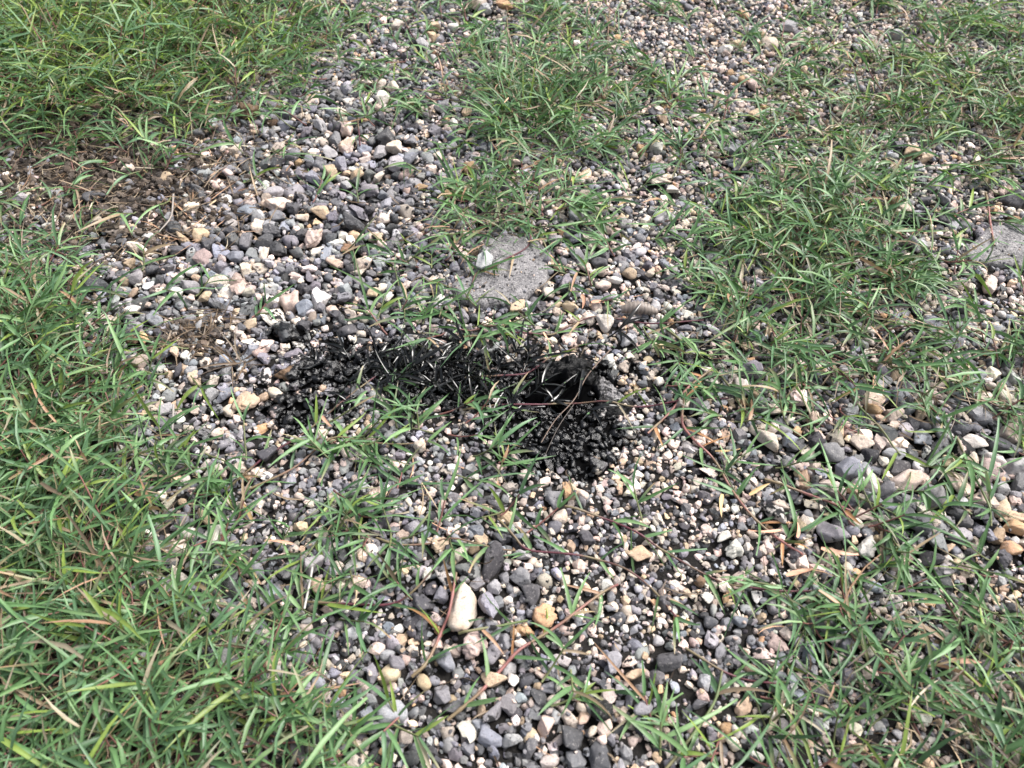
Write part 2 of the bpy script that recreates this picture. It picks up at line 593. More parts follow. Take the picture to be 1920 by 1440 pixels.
PAL = {'G': (0.182, 0.177, 0.193), 'B': (0.188, 0.195, 0.226), 'D': (0.070, 0.069, 0.076), 'P': (0.29, 0.285, 0.295), 'W': (0.52, 0.49, 0.455),
       'C': (0.49, 0.42, 0.365), 'K': (0.49, 0.39, 0.345), 'T': (0.43, 0.325, 0.23), 'O': (0.43, 0.27, 0.16), 'R': (0.15, 0.095, 0.06),
       'X': (0.15, 0.15, 0.157), 'H': (0.45, 0.42, 0.39), 'N': (0.018, 0.017, 0.017)}
CNAME = {'G': 'grey', 'B': 'blue-grey', 'D': 'dark grey', 'P': 'pale grey', 'W': 'white', 'C': 'cream', 'K': 'pinkish cream', 'T': 'tan', 'O': 'orange-tan',
         'R': 'brown', 'X': 'speckled grey', 'H': 'tar-spotted cream', 'N': 'black'}
SNAME = {'r': 'rounded', 'a': 'angular', 'l': 'knobbly'}

# x y w h turn colour shape [| label | short name used as a landmark]   (photo pixels)
STONES = """
868 1140 56 88 -8 C r|tall cream wedge stone, the largest one in the bare gravel nearest the camera|the tall cream wedge stone
890 1208 48 50 0 K l|rough pinkish white stone touching the lower end of the tall cream wedge stone|the rough pinkish white stone
1022 1156 46 44 0 O l|orange knobbly stone with dark pits, crossed by a pink grass runner|the orange knobbly stone
922 1055 48 62 10 D a|dark grey angular stone just beyond the tall cream wedge stone|the dark angular stone
866 1035 34 44 -20 C a|cream angular stone on the far side of the black and white stone
878 1068 48 38 0 X a|black stone with white streaks between the dark angular and cream wedge stones
833 1092 38 38 0 H a|cream stone with a black tar spot beside the cream wedge stone
975 1083 40 32 0 G a|
927 1100 28 24 0 P r|
945 1085 18 28 0 G r|
895 1095 28 24 0 G r|
1000 1116 32 40 30 D a|
825 1025 34 28 0 T l|tan pitted stone with golden tint near the cream angular stone
942 1008 40 26 -10 D a|
980 1040 36 22 -20 P a|
835 1238 36 38 0 B r|smooth blue-grey pebble near the rough pinkish white stone|the smooth blue-grey pebble
924 1226 28 40 -15 G r|egg-shaped grey pebble right of the rough pinkish white stone|the egg-shaped grey pebble
946 1202 26 32 10 G r|
795 1130 42 36 0 D r|
800 1255 26 34 0 X a|
828 1302 34 36 30 G a|
962 1275 22 26 0 W a|
926 1270 44 30 20 T r|tan smooth stone under a pink grass runner
1070 1297 34 32 0 K l|
925 1335 42 40 0 X r|
902 1360 32 28 0 B r|
920 1382 46 36 -10 B r|large smooth blue-grey pebble near the frame's bottom edge|the large smooth blue-grey pebble
960 1390 38 28 -20 P a|
900 1330 20 26 30 T r|
1025 1362 34 42 20 K a|
1075 1385 42 44 0 D r|
1133 1365 30 34 0 K a|
1205 1325 36 34 0 G r|
1180 1310 22 34 10 G r|
1255 1240 48 40 0 D a|dark grey blocky stone with a pale corner in the fine gravel|the dark blocky stone
1190 1265 38 24 -20 T a|
1152 1242 30 36 20 P r|
1140 1305 28 36 10 C a|
1095 1345 30 26 0 K r|
1125 1420 42 60 0 D r|
1200 1040 46 30 28 T a|tan slanted block of stone beside the dark purple runner|the tan slanted block
1050 970 28 26 0 C r|
1100 1005 32 28 0 D a|
670 1098 34 30 0 K l|
700 1047 34 28 20 B a|
682 1042 24 24 0 K r|
548 1060 40 58 -15 X l|long speckled dark stone standing among grass stems|the long speckled dark stone
595 1096 30 30 0 T r|round brownish tan pebble right of the long speckled dark stone
400 1005 30 40 10 W a|
338 1080 28 24 0 W a|
382 972 28 28 0 T r|
590 1060 36 32 0 P a|
425 1236 50 52 0 X l|
478 1318 34 36 0 D r|
600 1368 36 54 10 D r|
555 1406 34 52 0 D r|
585 1402 30 24 20 W a|
597 1282 28 34 0 B r|
435 1146 26 22 0 K r|
200 1398 34 26 0 G r|
510 1240 44 26 30 T l|
445 877 38 26 20 C l|
380 812 32 22 0 X l|
408 811 22 24 0 C r|
200 826 28 34 0 R a|
310 766 28 24 20 P a|
362 739 34 26 0 G r|
398 742 26 28 0 P r|
420 743 30 28 0 B a|dark blue-grey angular stone behind the lumpy tan stone
463 755 46 38 0 T l|lumpy tan and cream double stone left of the oil-soaked grass|the lumpy tan stone
430 770 28 26 0 C l|
405 768 38 22 -10 X l|
494 745 22 20 0 T r|
518 736 30 24 0 C r|
493 709 32 32 0 H l|white stone with black specks behind the lumpy tan stone|the black-specked white stone
395 717 30 30 0 C l|cream pitted round stone between the dry stalks and the lumpy tan stone|the cream pitted stone
421 693 28 20 -10 P a|
386 682 26 24 0 C l|
352 669 20 18 0 W a|
318 661 26 32 0 B a|
260 681 36 24 10 K a|
248 643 38 18 0 R l|
242 631 44 34 0 D r|
243 605 28 20 0 G r|
290 598 32 28 0 B r|round blue-grey pebble beside the brown dry grass clump|the round blue-grey pebble
250 582 28 16 0 W a|
445 587 22 18 0 T r|
385 555 24 16 0 T r|
500 650 28 34 -10 K a|pinkish triangular stone between dry clump and pitted dark stone|the pinkish triangular stone
537 622 58 46 0 X l|large dark pitted stone dusted with white specks|the white-dusted dark stone
560 647 24 20 0 H l|
555 676 22 20 0 W l|small white horseshoe-shaped stone with a dark hollow in oily gravel
540 700 52 30 0 R l|
500 853 42 34 0 D r|
243 495 20 18 0 T r|
357 537 34 26 0 P r|oval speckled pale pebble at the near side of the bare gravel|the oval speckled pebble
335 523 26 16 0 W r|
360 511 22 18 0 W r|
463 503 24 28 20 C r|
287 507 26 24 0 D r|
515 383 54 30 0 K l|flat pinkish tan stone, biggest in the bare grey gravel patch|the flat pinkish tan stone
588 447 34 32 0 K l|pinkish cream pitted stone on the near side of the bare gravel patch|the pinkish pitted stone
340 446 32 30 0 T l|
376 443 32 24 -20 T a|
365 428 40 18 20 C a|
220 432 38 18 30 C a|
258 467 28 38 30 C a|
485 427 24 26 0 C a|
280 443 22 18 0 W r|
183 417 32 18 -10 C a|
178 372 42 32 0 D l|
241 313 20 22 0 C a|
182 400 30 20 0 D r|
440 323 36 18 0 G r|
512 359 38 20 0 P r|
535 236 32 18 0 B r|
512 232 22 18 0 R r|small brown stone at the edge of the gravel beside the brown lump
620 325 28 22 0 T a|yellowish tan faceted stone in the bare grey gravel|the yellowish tan stone
600 398 36 20 0 T a|
567 408 24 16 0 C r|
545 453 30 26 0 G r|
618 285 24 28 20 P a|
395 297 18 14 0 W r|
520 405 32 20 0 G r|
420 412 30 20 -10 G a|
432 432 32 20 20 D r|
322 425 28 18 0 G r|
375 363 32 24 0 D r|
590 335 30 24 0 B r|
565 325 22 24 0 G r|
480 355 26 20 0 P a|
635 305 30 26 0 B a|
550 390 28 28 0 D l|
510 435 34 24 0 D l|
460 455 26 28 0 G a|
405 450 26 20 0 B r|
330 470 34 20 0 D r|
520 465 34 26 0 D r|
440 480 32 22 0 B r|
550 290 24 22 0 G r|
580 300 22 20 0 B r|
540 215 28 20 0 G a|
600 235 24 26 0 P a|
650 243 24 32 0 K l|pink speckled upright stone at the far end of the bare gravel|the pink speckled stone
650 274 32 24 0 K l|pinkish tan stone touching the near side of the pink speckled stone
717 185 26 26 0 W l|white knobbly stone among grass blades at the far gravel edge|the white knobbly stone
712 160 24 20 0 C r|
735 163 24 18 0 C l|
688 158 26 18 0 C a|
745 47 26 20 0 C r|
812 50 28 18 0 T r|
850 52 22 18 0 W r|
895 7 32 22 20 C a|
945 11 30 18 0 O r|
908 18 26 20 0 P r|
793 88 26 22 0 P a|
808 68 22 20 0 T r|
725 258 40 28 20 D a|dark angular stone right of the pinkish tan stone
738 277 32 24 20 C a|cream angular stone in front of the dark angular stone by the grass edge
768 263 26 20 0 G r|
768 303 30 26 0 B r|
742 308 30 26 20 P a|
713 286 24 24 0 P a|
670 328 26 20 0 T r|
711 330 20 26 0 C r|
650 346 24 26 0 P r|
693 356 36 20 0 G a|
828 201 26 22 0 G r|
853 200 24 22 0 G a|
876 210 18 18 0 T r|
850 232 16 22 0 W r|
640 212 22 20 0 C r|
663 417 46 44 0 D l|large dark rough stone left of the dense grass patch behind the slab|the large dark rough stone
663 441 28 24 0 T l|
645 440 18 22 0 W r|
720 412 30 24 0 C r|
962 303 28 20 0 C r|
985 384 26 18 0 K r|
1078 384 32 22 0 P r|
1230 278 24 22 0 W r|
1232 299 18 16 0 C r|
1230 318 36 18 0 B a|
1235 339 48 18 -8 C l|long flat cream stone near the bluish flat stone beyond the slab|the long flat cream stone
1262 355 28 22 0 W a|
1245 411 42 26 0 P a|pale grey angular stone in fine gravel beyond the long grass band|the pale angular stone
1105 452 28 24 0 C a|
1127 463 22 16 0 C r|
1090 435 48 16 0 D a|
1042 448 28 24 0 P l|
1079 447 22 18 0 B a|
1083 476 30 22 0 G r|
1097 502 26 18 0 C r|cream oval pebble right of the golden stone by the slab
1122 490 34 24 0 D r|
1050 502 24 22 0 T l|golden tan stone at the right edge of the concrete slab|the golden tan stone
1150 526 34 16 -40 W r|white stick-like stone lying slanted among peach dry leaves|the white stick-like stone
1130 536 30 20 0 K r|
1028 550 24 22 0 C l|
1063 545 22 18 0 D a|
1180 512 26 22 0 T r|
970 577 34 22 20 T r|
1068 576 32 20 20 T a|
1135 606 32 28 0 W r|white smooth pebble behind oily grass blades beyond the asphalt lump|the white smooth pebble
1138 678 28 26 0 W l|white stone with a hollow pit right of the oil-soaked asphalt lump
1180 637 32 26 0 P l|
1205 690 26 20 0 B a|
1236 716 20 20 0 W l|
1190 597 24 18 0 P r|
1173 601 16 14 0 O r|
1337 617 28 18 -40 P r|
1361 645 22 16 0 T a|
1333 719 32 24 0 H l|
1317 765 34 30 30 P l|pale ring-like stone with a dark centre right of the oily ground
1285 757 38 24 20 C a|
1303 765 26 30 0 D r|
1405 692 40 34 0 G a|
1450 769 34 22 0 C a|
1415 738 22 18 0 T r|
1500 717 20 22 0 K r|
1526 786 26 22 0 K r|
1495 809 20 18 0 O r|
1127 778 20 18 0 W l|small white knobbly stone on the near side of the asphalt lump
1060 821 20 18 0 P a|
1180 808 34 24 -20 H l|
1122 873 34 26 0 G a|
1072 922 30 34 -20 T a|
1063 923 18 28 0 O a|
1090 925 26 28 0 K r|
983 893 26 18 0 C r|
787 835 24 26 0 C l|
708 928 32 32 0 K l|pinkish tan pitted stone in the grass on the near side of the oily ground|the pinkish tan pitted stone
690 951 34 28 0 G r|
648 949 22 24 0 R r|
641 846 26 26 0 K l|
672 508 28 18 0 C a|
628 494 32 22 0 K a|
557 520 28 20 0 K a|
698 549 20 20 0 T r|
645 558 24 18 0 G r|
730 558 18 16 0 W r|
1435 823 52 40 -20 C a|broad cream five-sided stone in the gravel right of the oily ground|the broad cream stone
1480 830 30 24 0 B a|
1493 836 38 28 0 D l|
1535 818 28 26 -30 K a|
1615 830 42 26 -30 C a|
1675 852 42 28 -10 P a|
1590 880 46 38 -30 B a|blue-grey angular stone left of the white crescent stone|the blue-grey angular stone
1633 905 26 46 15 W a|white crescent-shaped stone between blue-grey and pinkish stones|the white crescent stone
1697 905 64 36 15 K a|long pinkish stone half under grass left of the big cream boulder
1795 910 66 48 -10 K r|big pinkish cream boulder, the widest stone in the gravel at the right|the big pinkish cream boulder
1752 921 50 26 0 P r|
1823 828 50 38 0 W r|big smooth off-white stone among dark pebbles near the right edge|the big off-white stone
1895 812 42 34 -20 K r|
1908 793 36 30 0 K r|
1870 833 38 34 0 D r|
1863 866 46 34 10 W a|
1822 868 34 36 30 C a|
1778 866 28 26 0 T r|
1725 822 44 30 0 B r|
1900 872 42 38 0 P r|
1874 901 20 16 0 O r|
1882 917 30 22 0 P r|
1790 960 36 30 0 D a|
1895 968 44 26 -10 T l|
1855 536 30 34 0 K a|
1803 532 22 20 0 C r|
1790 645 34 22 0 B r|
1905 372 50 34 0 D a|
1510 660 30 22 0 D r|
1680 700 24 32 0 T r|
1677 380 24 22 0 O r|orange-brown stone at the edge of the gap in the far grass band|the orange-brown stone
1723 458 36 26 0 P l|
1708 283 34 26 0 T r|rounded brown stone leaning on a lower brown pebble in the far grass|the rounded brown stone
1733 298 34 20 0 T r|
1671 295 24 14 0 P a|
1716 318 30 20 0 P l|
1745 351 24 22 0 P a|
1770 374 28 20 -20 G a|
1730 375 28 20 0 D r|
1703 410 24 22 0 D r|
1770 412 32 22 0 D r|
1497 218 28 16 -20 R a|
1412 160 20 18 0 K a|
1415 215 26 18 0 T r|
1355 130 20 14 0 K r|
1360 93 28 20 0 W a|white angular stone in the far fine gravel
1443 83 30 18 -10 C a|
1685 65 26 18 0 P a|
1480 50 32 16 0 P r|
1625 1025 42 42 0 W l|white knobbly stone with a brown underside beside the blue-green blades|the white brown-bottomed stone
1558 1000 62 40 -25 G r|long grey flattened stone behind the white knobbly stone near peach leaves|the long grey flattened stone
1453 966 42 34 -10 H a|pale beige angular stone touching the long red runner|the pale beige angular stone
1358 1004 34 20 10 W r|
1375 1030 36 30 20 W l|
1700 1040 34 26 20 K a|
1690 1060 40 26 0 K r|
1780 1030 24 18 0 T r|
1745 1045 44 32 0 D a|
1905 990 46 28 0 O a|
1897 1030 40 30 -20 O a|
1800 1005 46 28 20 P a|
1880 1045 32 30 30 D r|
1312 1090 20 18 0 R r|
1533 1132 20 22 0 R r|
1390 1165 28 22 20 B r|
1322 1278 26 28 -30 P a|
1500 1305 24 22 0 B r|
1778 1198 24 26 0 C r|
1795 1262 28 44 15 C l|
1750 1218 28 20 -20 B r|
1326 1122 24 20 -20 W a|
1332 1165 26 24 0 D r|
1312 1320 34 20 0 D r|
"""

stone_rows = []
for ln in STONES.strip().splitlines():
    body, *rest = ln.split('|')
    t = body.split()
    stone_rows.append((float(t[0]), float(t[1]), float(t[2]), float(t[3]), float(t[4]), t[5], t[6], rest[0].strip() if rest else '', rest[1].strip() if len(rest) > 1 else ''))
for r in stone_rows:
    if r[8]:
        anchor(r[0], r[1], r[8])
anchor(463, 203, 'the brown crumbly lump')
anchor(350, 640, 'the brown dry clump')
anchor(990, 215, 'the tall fine grass tuft')
anchor(1200, 570, 'the curled dry leaf')
anchor(800, 700, 'the oil-soaked grass')
anchor(1381, 909, 'the long red runner')
anchor(1470, 1000, 'the peach dry leaves')
anchor(200, 676, 'the white thread')

USED = set()


def relation(px, py, skip=None, words=4):
    """A phrase that says where a thing lies by its nearest landmarks."""
    s = sorted(((math.hypot(px - a, (py - b) * 1.25), a, b, n) for a, b, n in ANCHORS if n != skip))
    out = []
    for d, a, b, n in s[:5]:
        dx, dy = px - a, py - b
        hor = 'right of' if dx > 0 else 'left of'
        ver = 'nearer than' if dy > 0 else 'beyond'
        if abs(dx) > 2.2 * abs(dy):
            p = hor
        elif abs(dy) > 2.2 * abs(dx):
            p = ver
        else:
            p = ('right of and ' if dx > 0 else 'left of and ') + ver
        pre = 'just ' if d < 45 else ('' if d < 150 else 'well ')
        out.append(pre + p + ' ' + n)
    return out


def unique_label(head, px, py, skip=None, heads=()):
    rel = relation(px, py, skip)
    for h in (head, *heads):
        for r_ in rel:
            l = h + ' ' + r_
            if len(l.replace('-', ' ').split()) <= 16 and l not in USED:
                USED.add(l)
                return l
    l = None
    for a in ('faintly mottled', 'dusty', 'half-sunk', 'plain', 'weathered', 'dull'):
        for r_ in rel:
            l = a + ' ' + head + ' ' + r_
            if l not in USED:
                USED.add(l)
                return l
    return l


stone_rows.sort(key=lambda r: -r[2] * r[3] * mpp(r[1]) ** 2)
n_named = 0
for (px, py, pw, ph, turn, cc, sh, label, short) in stone_rows:
    k = mpp(py)
    dirv = F + (720 - py) / 960 * TANH * U
    phi = math.asin(-dirv[2] / np.linalg.norm(dirv))
    a = pw * k / 2 * 1.04
    fl = rng.uniform(0.62, 0.8)
    b = ph * k / 2 / math.sqrt(math.sin(phi) ** 2 + (fl * math.cos(phi)) ** 2) * 1.04
    ch = fl * min(a, b) * 1.0
    p = ground(px, py, 0.006)
    for _ in range(2):
        zc = max(float(soil_h(p[0], p[1])), 0.0) + ch * 0.5
        p = ground(px, py, zc)
    zc = max(float(np.mean(soil_h(p[0] + np.array((0, a, -a)) * 0.5, p[1]))), float(hf_at(p[0], p[1])) * 0.5, -0.001) + ch * 0.52 + 0.001
    if sh == 'r' and not any(q in label for q in ('round', 'smooth', 'oval', 'egg', 'brown')) and rng.random() < 0.55:
        sh = 'a'
    lvl = 3 if pw > 30 else 2
    sv = stone_shape(lvl, rng, sh)
    sv = sv * [a, b, ch]
    if pw == 56 and ph == 88:
        sv[:, 0] *= 0.92 - 0.24 * sv[:, 1] / b
    yaw = math.radians(turn + rng.uniform(-6, 6))
    tx, ty = rng.uniform(-0.14, 0.14, 2)
    sv[:, 2] += sv[:, 0] * tx + sv[:, 1] * ty
    ca, sa = math.cos(yaw), math.sin(yaw)
    sv = np.stack((sv[:, 0] * ca - sv[:, 1] * sa, sv[:, 0] * sa + sv[:, 1] * ca, sv[:, 2]), -1)
    base = np.array(PAL[cc]) * rng.uniform(0.88, 1.12) * (1 + rng.uniform(-0.03, 0.03, 3))
    wv = sv + [p[0], p[1], zc]
    colv = base[None] * (0.9 + 0.2 * fbm(wv * 140, int(rng.integers(1e5)), 2))[:, None]
    if cc == 'K' or cc == 'T' or cc == 'O' or cc == 'C':
        t_ = np.clip((fbm(wv * 90, 77, 2) - 0.55) * 3, 0, 0.4)[:, None]
        colv = colv * (1 - t_) + np.array((0.5, 0.33, 0.2)) * t_
    tarv = {'X': 0.55, 'H': 0.75, 'D': 0.35, 'G': 0.18, 'P': 0.15}.get(cc, 0.06)
    oilv = oilmask(wv[:, 0], wv[:, 1]) * (0.62 if cc in 'WCHKT' else 1)
    nm = 'stone' if pw > 26 else 'pebble'
    o = mesh_obj(nm, sv + [0, 0, ch * 0.6], ICO[lvl][1], STONE, smooth=not (sh == 'a' and lvl < 3), loc=(p[0], p[1], zc - ch * 0.6), Col=colv, oil=oilv, tar=np.full(len(sv), tarv))
    if not label:
        big = 'sizeable ' if pw > 38 else ('small ' if pw < 22 else '')
        form = 'slender ' if max(pw, ph) > 1.6 * min(pw, ph) else ''
        label = unique_label(f'{big}{form}{CNAME[cc]} {SNAME[sh]} {nm}', px, py)
    USED.add(label)
    tag(o, label, nm, 'larger stones lying in the gravel')
    stamp(p[0], p[1], zc, a, b, ch, yaw)
    i_, j_ = int((p[0] - HX0) / HR), int((p[1] - HY0) / HR)
    q_ = int(max(a, b) / HR * 0.8) + 1
    TRACED[max(j_ - 2 * q_, 0):j_ + q_, max(i_ - q_, 0):i_ + q_] = True

# ---- loose gravel: dropped one after the other on the height field, all in one mesh past the traced ones
def size_mm(px, py):
    s_ = 8.6 - 2.2 * blob(px, py, 940, 740, 260, 110, 0.3)
    s_ = s_ + 2.9 * blob(px, py, 470, 400, 330, 230, 0.3)
    s_ = s_ + 5.5 * blob(px, py, 1760, 880, 260, 130, 0.4)
    s_ = s_ + 0.5 * blob(px, py, 900, 1280, 340, 220, 0.3)
    s_ = s_ - 1.4 * blob(px, py, 1500, 60, 500, 180, 0.4) - 1.8 * blob(px, py, 1260, 950, 220, 120, 0.4) - 1.5 * blob(px, py, 1260, 1180, 150, 150, 0.4)
    return s_


def in_view_margin(x, y, mpx):
    px, py = pixel(x, y)
    return (px > -mpx) & (px < 1920 + mpx) & (py > -mpx * 0.8) & (py < 1440 + mpx * 0.6)


GRAV = {0: [], 1: [], 2: []}
KEYS = list('GBDPWCKTOX')


def shrink(P, k=0.92):
    return P.mean(0) + (P - P.mean(0)) * k


def drop(n, fac, lo, hi, thr):
    xs = rng.uniform(-1.0, 1.0, n * 4)
    ys = rng.uniform(-0.04, 1.28, n * 4)
    ok = in_view_margin(xs, ys, 160)
    px, py = pixel(xs, ys)
    hid = np.clip((gdens(px, py) - 6.3) / 2, 0, 0.75)
    keep = ok & (rng.random(n * 4) > hid) & (rng.random(n * 4) > soilzone(px, py) * 0.93) & ~in_poly(xs, ys, shrink(POOL, 0.66)) & ~in_poly(xs, ys, shrink(SLAB)) & ~in_poly(xs, ys, shrink(SLAB2)) & ~in_poly(xs, ys, LUMP) & ~in_poly(xs, ys, CHUNK)
    xs, ys, px, py = [q[keep][:n] for q in (xs, ys, px, py)]
    sm = size_mm(px, py) * fac * np.exp(rng.normal(0, 0.26, len(xs)))
    sm = np.clip(sm, lo, hi) / 2000
    warm = 0.30 + 0.16 * (px > 1000) + 0.14 * blob(px, py, 1500, 60, 500, 160) + 0.12 * blob(px, py, 1250, 1000, 250, 200)
    ONSLAB = in_poly(xs, ys, SLAB) | in_poly(xs, ys, SLAB2)
    for i in range(len(xs)):
        a = sm[i]
        b = a * rng.uniform(0.6, 1.0)
        ch = b * rng.uniform(0.6, 0.9)
        x, y = xs[i], ys[i]
        # the lowest of a few nearby spots
        cand = rng.uniform(-1, 1, (5, 2)) * a * 1.6
        best, bx, by = 1e9, x, y
        for dx, dy in cand:
            h5 = hf_at(x + dx + np.array((0, a * .7, -a * .7, 0, 0)), y + dy + np.array((0, 0, 0, b * .7, -b * .7)))
            hm = h5.mean() + 0.4 * (h5.max() - h5.mean())
            if hm < best:
                best, bx, by = hm, x + dx, y + dy
        if best - float(hf_at(bx, by, BASE)) > (thr if not ONSLAB[i] else 0.011):
            continue
        yaw = rng.uniform(0, math.pi)
        zc = best + ch * 0.36
        sh = rng.choice(('r', 'a', 'l'), p=(0.20, 0.65, 0.15))
        wm = warm[i]
        pr = np.array((0.36 * (1 - wm) * 1.25, 0.13 * (1 - wm) * 1.25, 0.20 * (1 - wm) * 1.25, 0.11 * (1 - wm) * 1.25, 0.13 * wm, 0.42 * wm, 0.30 * wm, 0.11 * wm, 0.03 * wm, 0.2 * (1 - wm) * 1.25))
        cc = KEYS[rng.choice(10, p=pr / pr.sum())]
        lvl = 2 if a > 0.0068 else (1 if a > 0.0038 else 0)
        GRAV[lvl].append((bx, by, zc, a, b, ch, yaw, sh, cc, rng.uniform(-0.25, 0.25), rng.uniform(-0.25, 0.25)))
        stamp(bx, by, zc, a, b, ch, yaw)


drop(2600, 1.2, 8, 24, 0.0045)
drop(9500, 1.0, 6, 20, 0.0056)
drop(11000, 0.62, 4, 10, 0.006)
drop(11000, 0.43, 2.6, 6.0, 0.005)

def fill_bare(n, lo, hi):
    bare = np.argwhere((HF - BASE < 0.0008)[::2, ::2]) * 2
    bare = bare[rng.permutation(len(bare))[:n * 8]]
    xs, ys = hx[bare[:, 1]] + rng.uniform(-.001, .001, len(bare)), hy[bare[:, 0]] + rng.uniform(-.001, .001, len(bare))
    px, py = pixel(xs, ys)
    keep = in_view_margin(xs, ys, 60) & (rng.random(len(xs)) > np.maximum(soilzone(px, py) * 0.95, np.clip((gdens(px, py) - 6.3) / 2, 0, 0.8))) & ~in_poly(xs, ys, POOL)
    for x, y in list(zip(xs[keep], ys[keep]))[:n]:
        if hf_at(x, y) - hf_at(x, y, BASE) > 0.0012:
            continue
        a = math.exp(rng.uniform(math.log(lo), math.log(hi))) / 2000
        b = a * rng.uniform(0.65, 1)
        ch = b * rng.uniform(0.6, 0.9)
        zc = float(hf_at(x, y)) + ch * 0.3
        yaw = rng.uniform(0, 3.14)
        cc = 'GGDDBPCCKKTW'[rng.integers(12)]
        GRAV[1 if a > 0.0038 else 0].append((x, y, zc, a, b, ch, yaw, 'ral'[rng.integers(3)], cc, rng.uniform(-.25, .25), rng.uniform(-.25, .25)))
        stamp(x, y, zc, a, b, ch, yaw)


fill_bare(9000, 4.5, 9)
fill_bare(9000, 2.5, 5)

allv, allf, allc, allo, allt, alls, off = [], [], [], [], [], [], 0
for lvl in (0, 1, 2):
    for sh in 'ral':
        rows = [r for r in GRAV[lvl] if r[7] == sh]
        if not rows:
            continue
        A = np.array([[*r[:7], r[9], r[10]] for r in rows])
        P = np.array(PROTO[lvl][sh])[rng.integers(0, 26, len(rows))]
        P = P * A[:, None, 3:6]
        P[..., 2] += P[..., 0] * A[:, None, 7] + P[..., 1] * A[:, None, 8]
        ca, sa = np.cos(A[:, 6])[:, None], np.sin(A[:, 6])[:, None]
        V = np.stack((P[..., 0] * ca - P[..., 1] * sa, P[..., 0] * sa + P[..., 1] * ca, P[..., 2]), -1) + A[:, None, 0:3]
        nv = V.shape[1]
        cb = np.array([PAL[r[8]] for r in rows]) * np.exp(rng.normal(0, 0.26, (len(rows), 1))) * (1 + rng.uniform(-0.05, 0.05, (len(rows), 3)))
        tb = np.clip(rng.normal(0.05, 0.33, len(rows)), 0, 0.95)
        ob = oilmask(V[..., 0], V[..., 1])
        allv.append(V.reshape(-1, 3))
        allf.append((ICO[lvl][1][None] + (np.arange(len(rows)) * nv)[:, None, None] + off).reshape(-1, 3))
        allc.append(np.repeat(cb, nv, 0))
        allt.append(np.repeat(tb, nv))
        allo.append(ob.ravel())
        alls.append(np.full(len(allf[-1]), not (lvl == 0 or (sh == 'a'))))
        off += len(rows) * nv
g = mesh_obj('gravel', np.concatenate(allv), np.concatenate(allf), STONE, smooth=np.concatenate(alls), Col=np.concatenate(allc), oil=np.concatenate(allo), tar=np.concatenate(allt))
tag(g, 'loose mixed gravel of grey, cream and tan pebbles', kind='stuff')
n_grav = sum(len(q) for q in GRAV.values())

# ---- grit: tiny grains lying in the gaps, and soil crumbs in the bare soil
def grains(name, label, n, rmin, rmax, prob, cols, mat, lvl=0):
    xs = rng.uniform(-1.0, 1.0, n)
    ys = rng.uniform(-0.1, 1.33, n)
    px, py = pixel(xs, ys)
    keep = in_view_margin(xs, ys, 250) & (rng.random(n) < prob(px, py)) & ~in_poly(xs, ys, POOL)
    xs, ys = xs[keep], ys[keep]
    hh = hf_at(xs, ys)
    keep = hh - hf_at(xs, ys, BASE) < 0.009
    xs, ys, hh = xs[keep], ys[keep], hh[keep]
    nn = len(xs)
    r_ = np.exp(rng.uniform(math.log(rmin), math.log(rmax), nn))
    P = np.array(PROTO[lvl]['a'])[rng.integers(0, len(PROTO[lvl]['a']), nn)] * r_[:, None, None] * np.stack((np.ones(nn), rng.uniform(0.6, 1, nn), rng.uniform(0.5, 0.8, nn)), -1)[:, None, :]
    yaw = rng.uniform(0, 6.28, nn)
    ca, sa = np.cos(yaw)[:, None], np.sin(yaw)[:, None]
    V = np.stack((P[..., 0] * ca - P[..., 1] * sa, P[..., 0] * sa + P[..., 1] * ca, P[..., 2]), -1) + np.stack((xs, ys, hh + r_ * 0.35), -1)[:, None, :]
    nv = V.shape[1]
    cb = np.array(cols)[rng.integers(0, len(cols), nn)] * np.exp(rng.normal(0, 0.25, (nn, 1)))
    o = mesh_obj(name, V.reshape(-1, 3), (ICO[lvl][1][None] + (np.arange(nn) * nv)[:, None, None]).reshape(-1, 3), mat, smooth=lvl > 0,
                 Col=np.repeat(cb, nv, 0), oil=oilmask(V[..., 0], V[..., 1]).ravel(), tar=np.zeros(nn * nv))
    tag(o, label, kind='stuff')
    return nn


n_grit = grains('grit', 'fine dark and pale grit between the pebbles', 28000, 0.0008, 0.0020, lambda px, py: 1 - 0.9 * soilzone(px, py),
                [PAL['D'], PAL['D'], PAL['G'], PAL['C'], PAL['T'], PAL['N'], PAL['K']], STONE)
n_crumb = grains('soil_crumbs', 'crumbly brown soil clods in the bare earth beside the lawn', 110000, 0.0010, 0.0048, lambda px, py: soilzone(px, py) * np.where(gdens(px, py) > 7, 0.2, 0.95),
                 [(0.06, 0.047, 0.038), (0.09, 0.068, 0.053), (0.042, 0.034, 0.029), (0.12, 0.095, 0.075)], STONE, 0)

# smoothed top surface for grass and runners to rest on
HS = HF.reshape(HNY // 5, 5, HNX // 5, 5).mean((1, 3)) * 0.5 + HF.reshape(HNY // 5, 5, HNX // 5, 5).max((1, 3)) * 0.5
for _ in range(2):
    Pd = np.pad(HS, 1, mode='edge')
    HS = sum(Pd[1 + a:1 + a + HS.shape[0], 1 + b:1 + b + HS.shape[1]] for a in (-1, 0, 1) for b in (-1, 0, 1)) / 9


def rest(x, y):
    i = np.clip(((np.asarray(x) - HX0) / (HR * 5)).astype(int), 0, HS.shape[1] - 1)
    j = np.clip(((np.asarray(y) - HY0) / (HR * 5)).astype(int), 0, HS.shape[0] - 1)
    return HS[j, i]


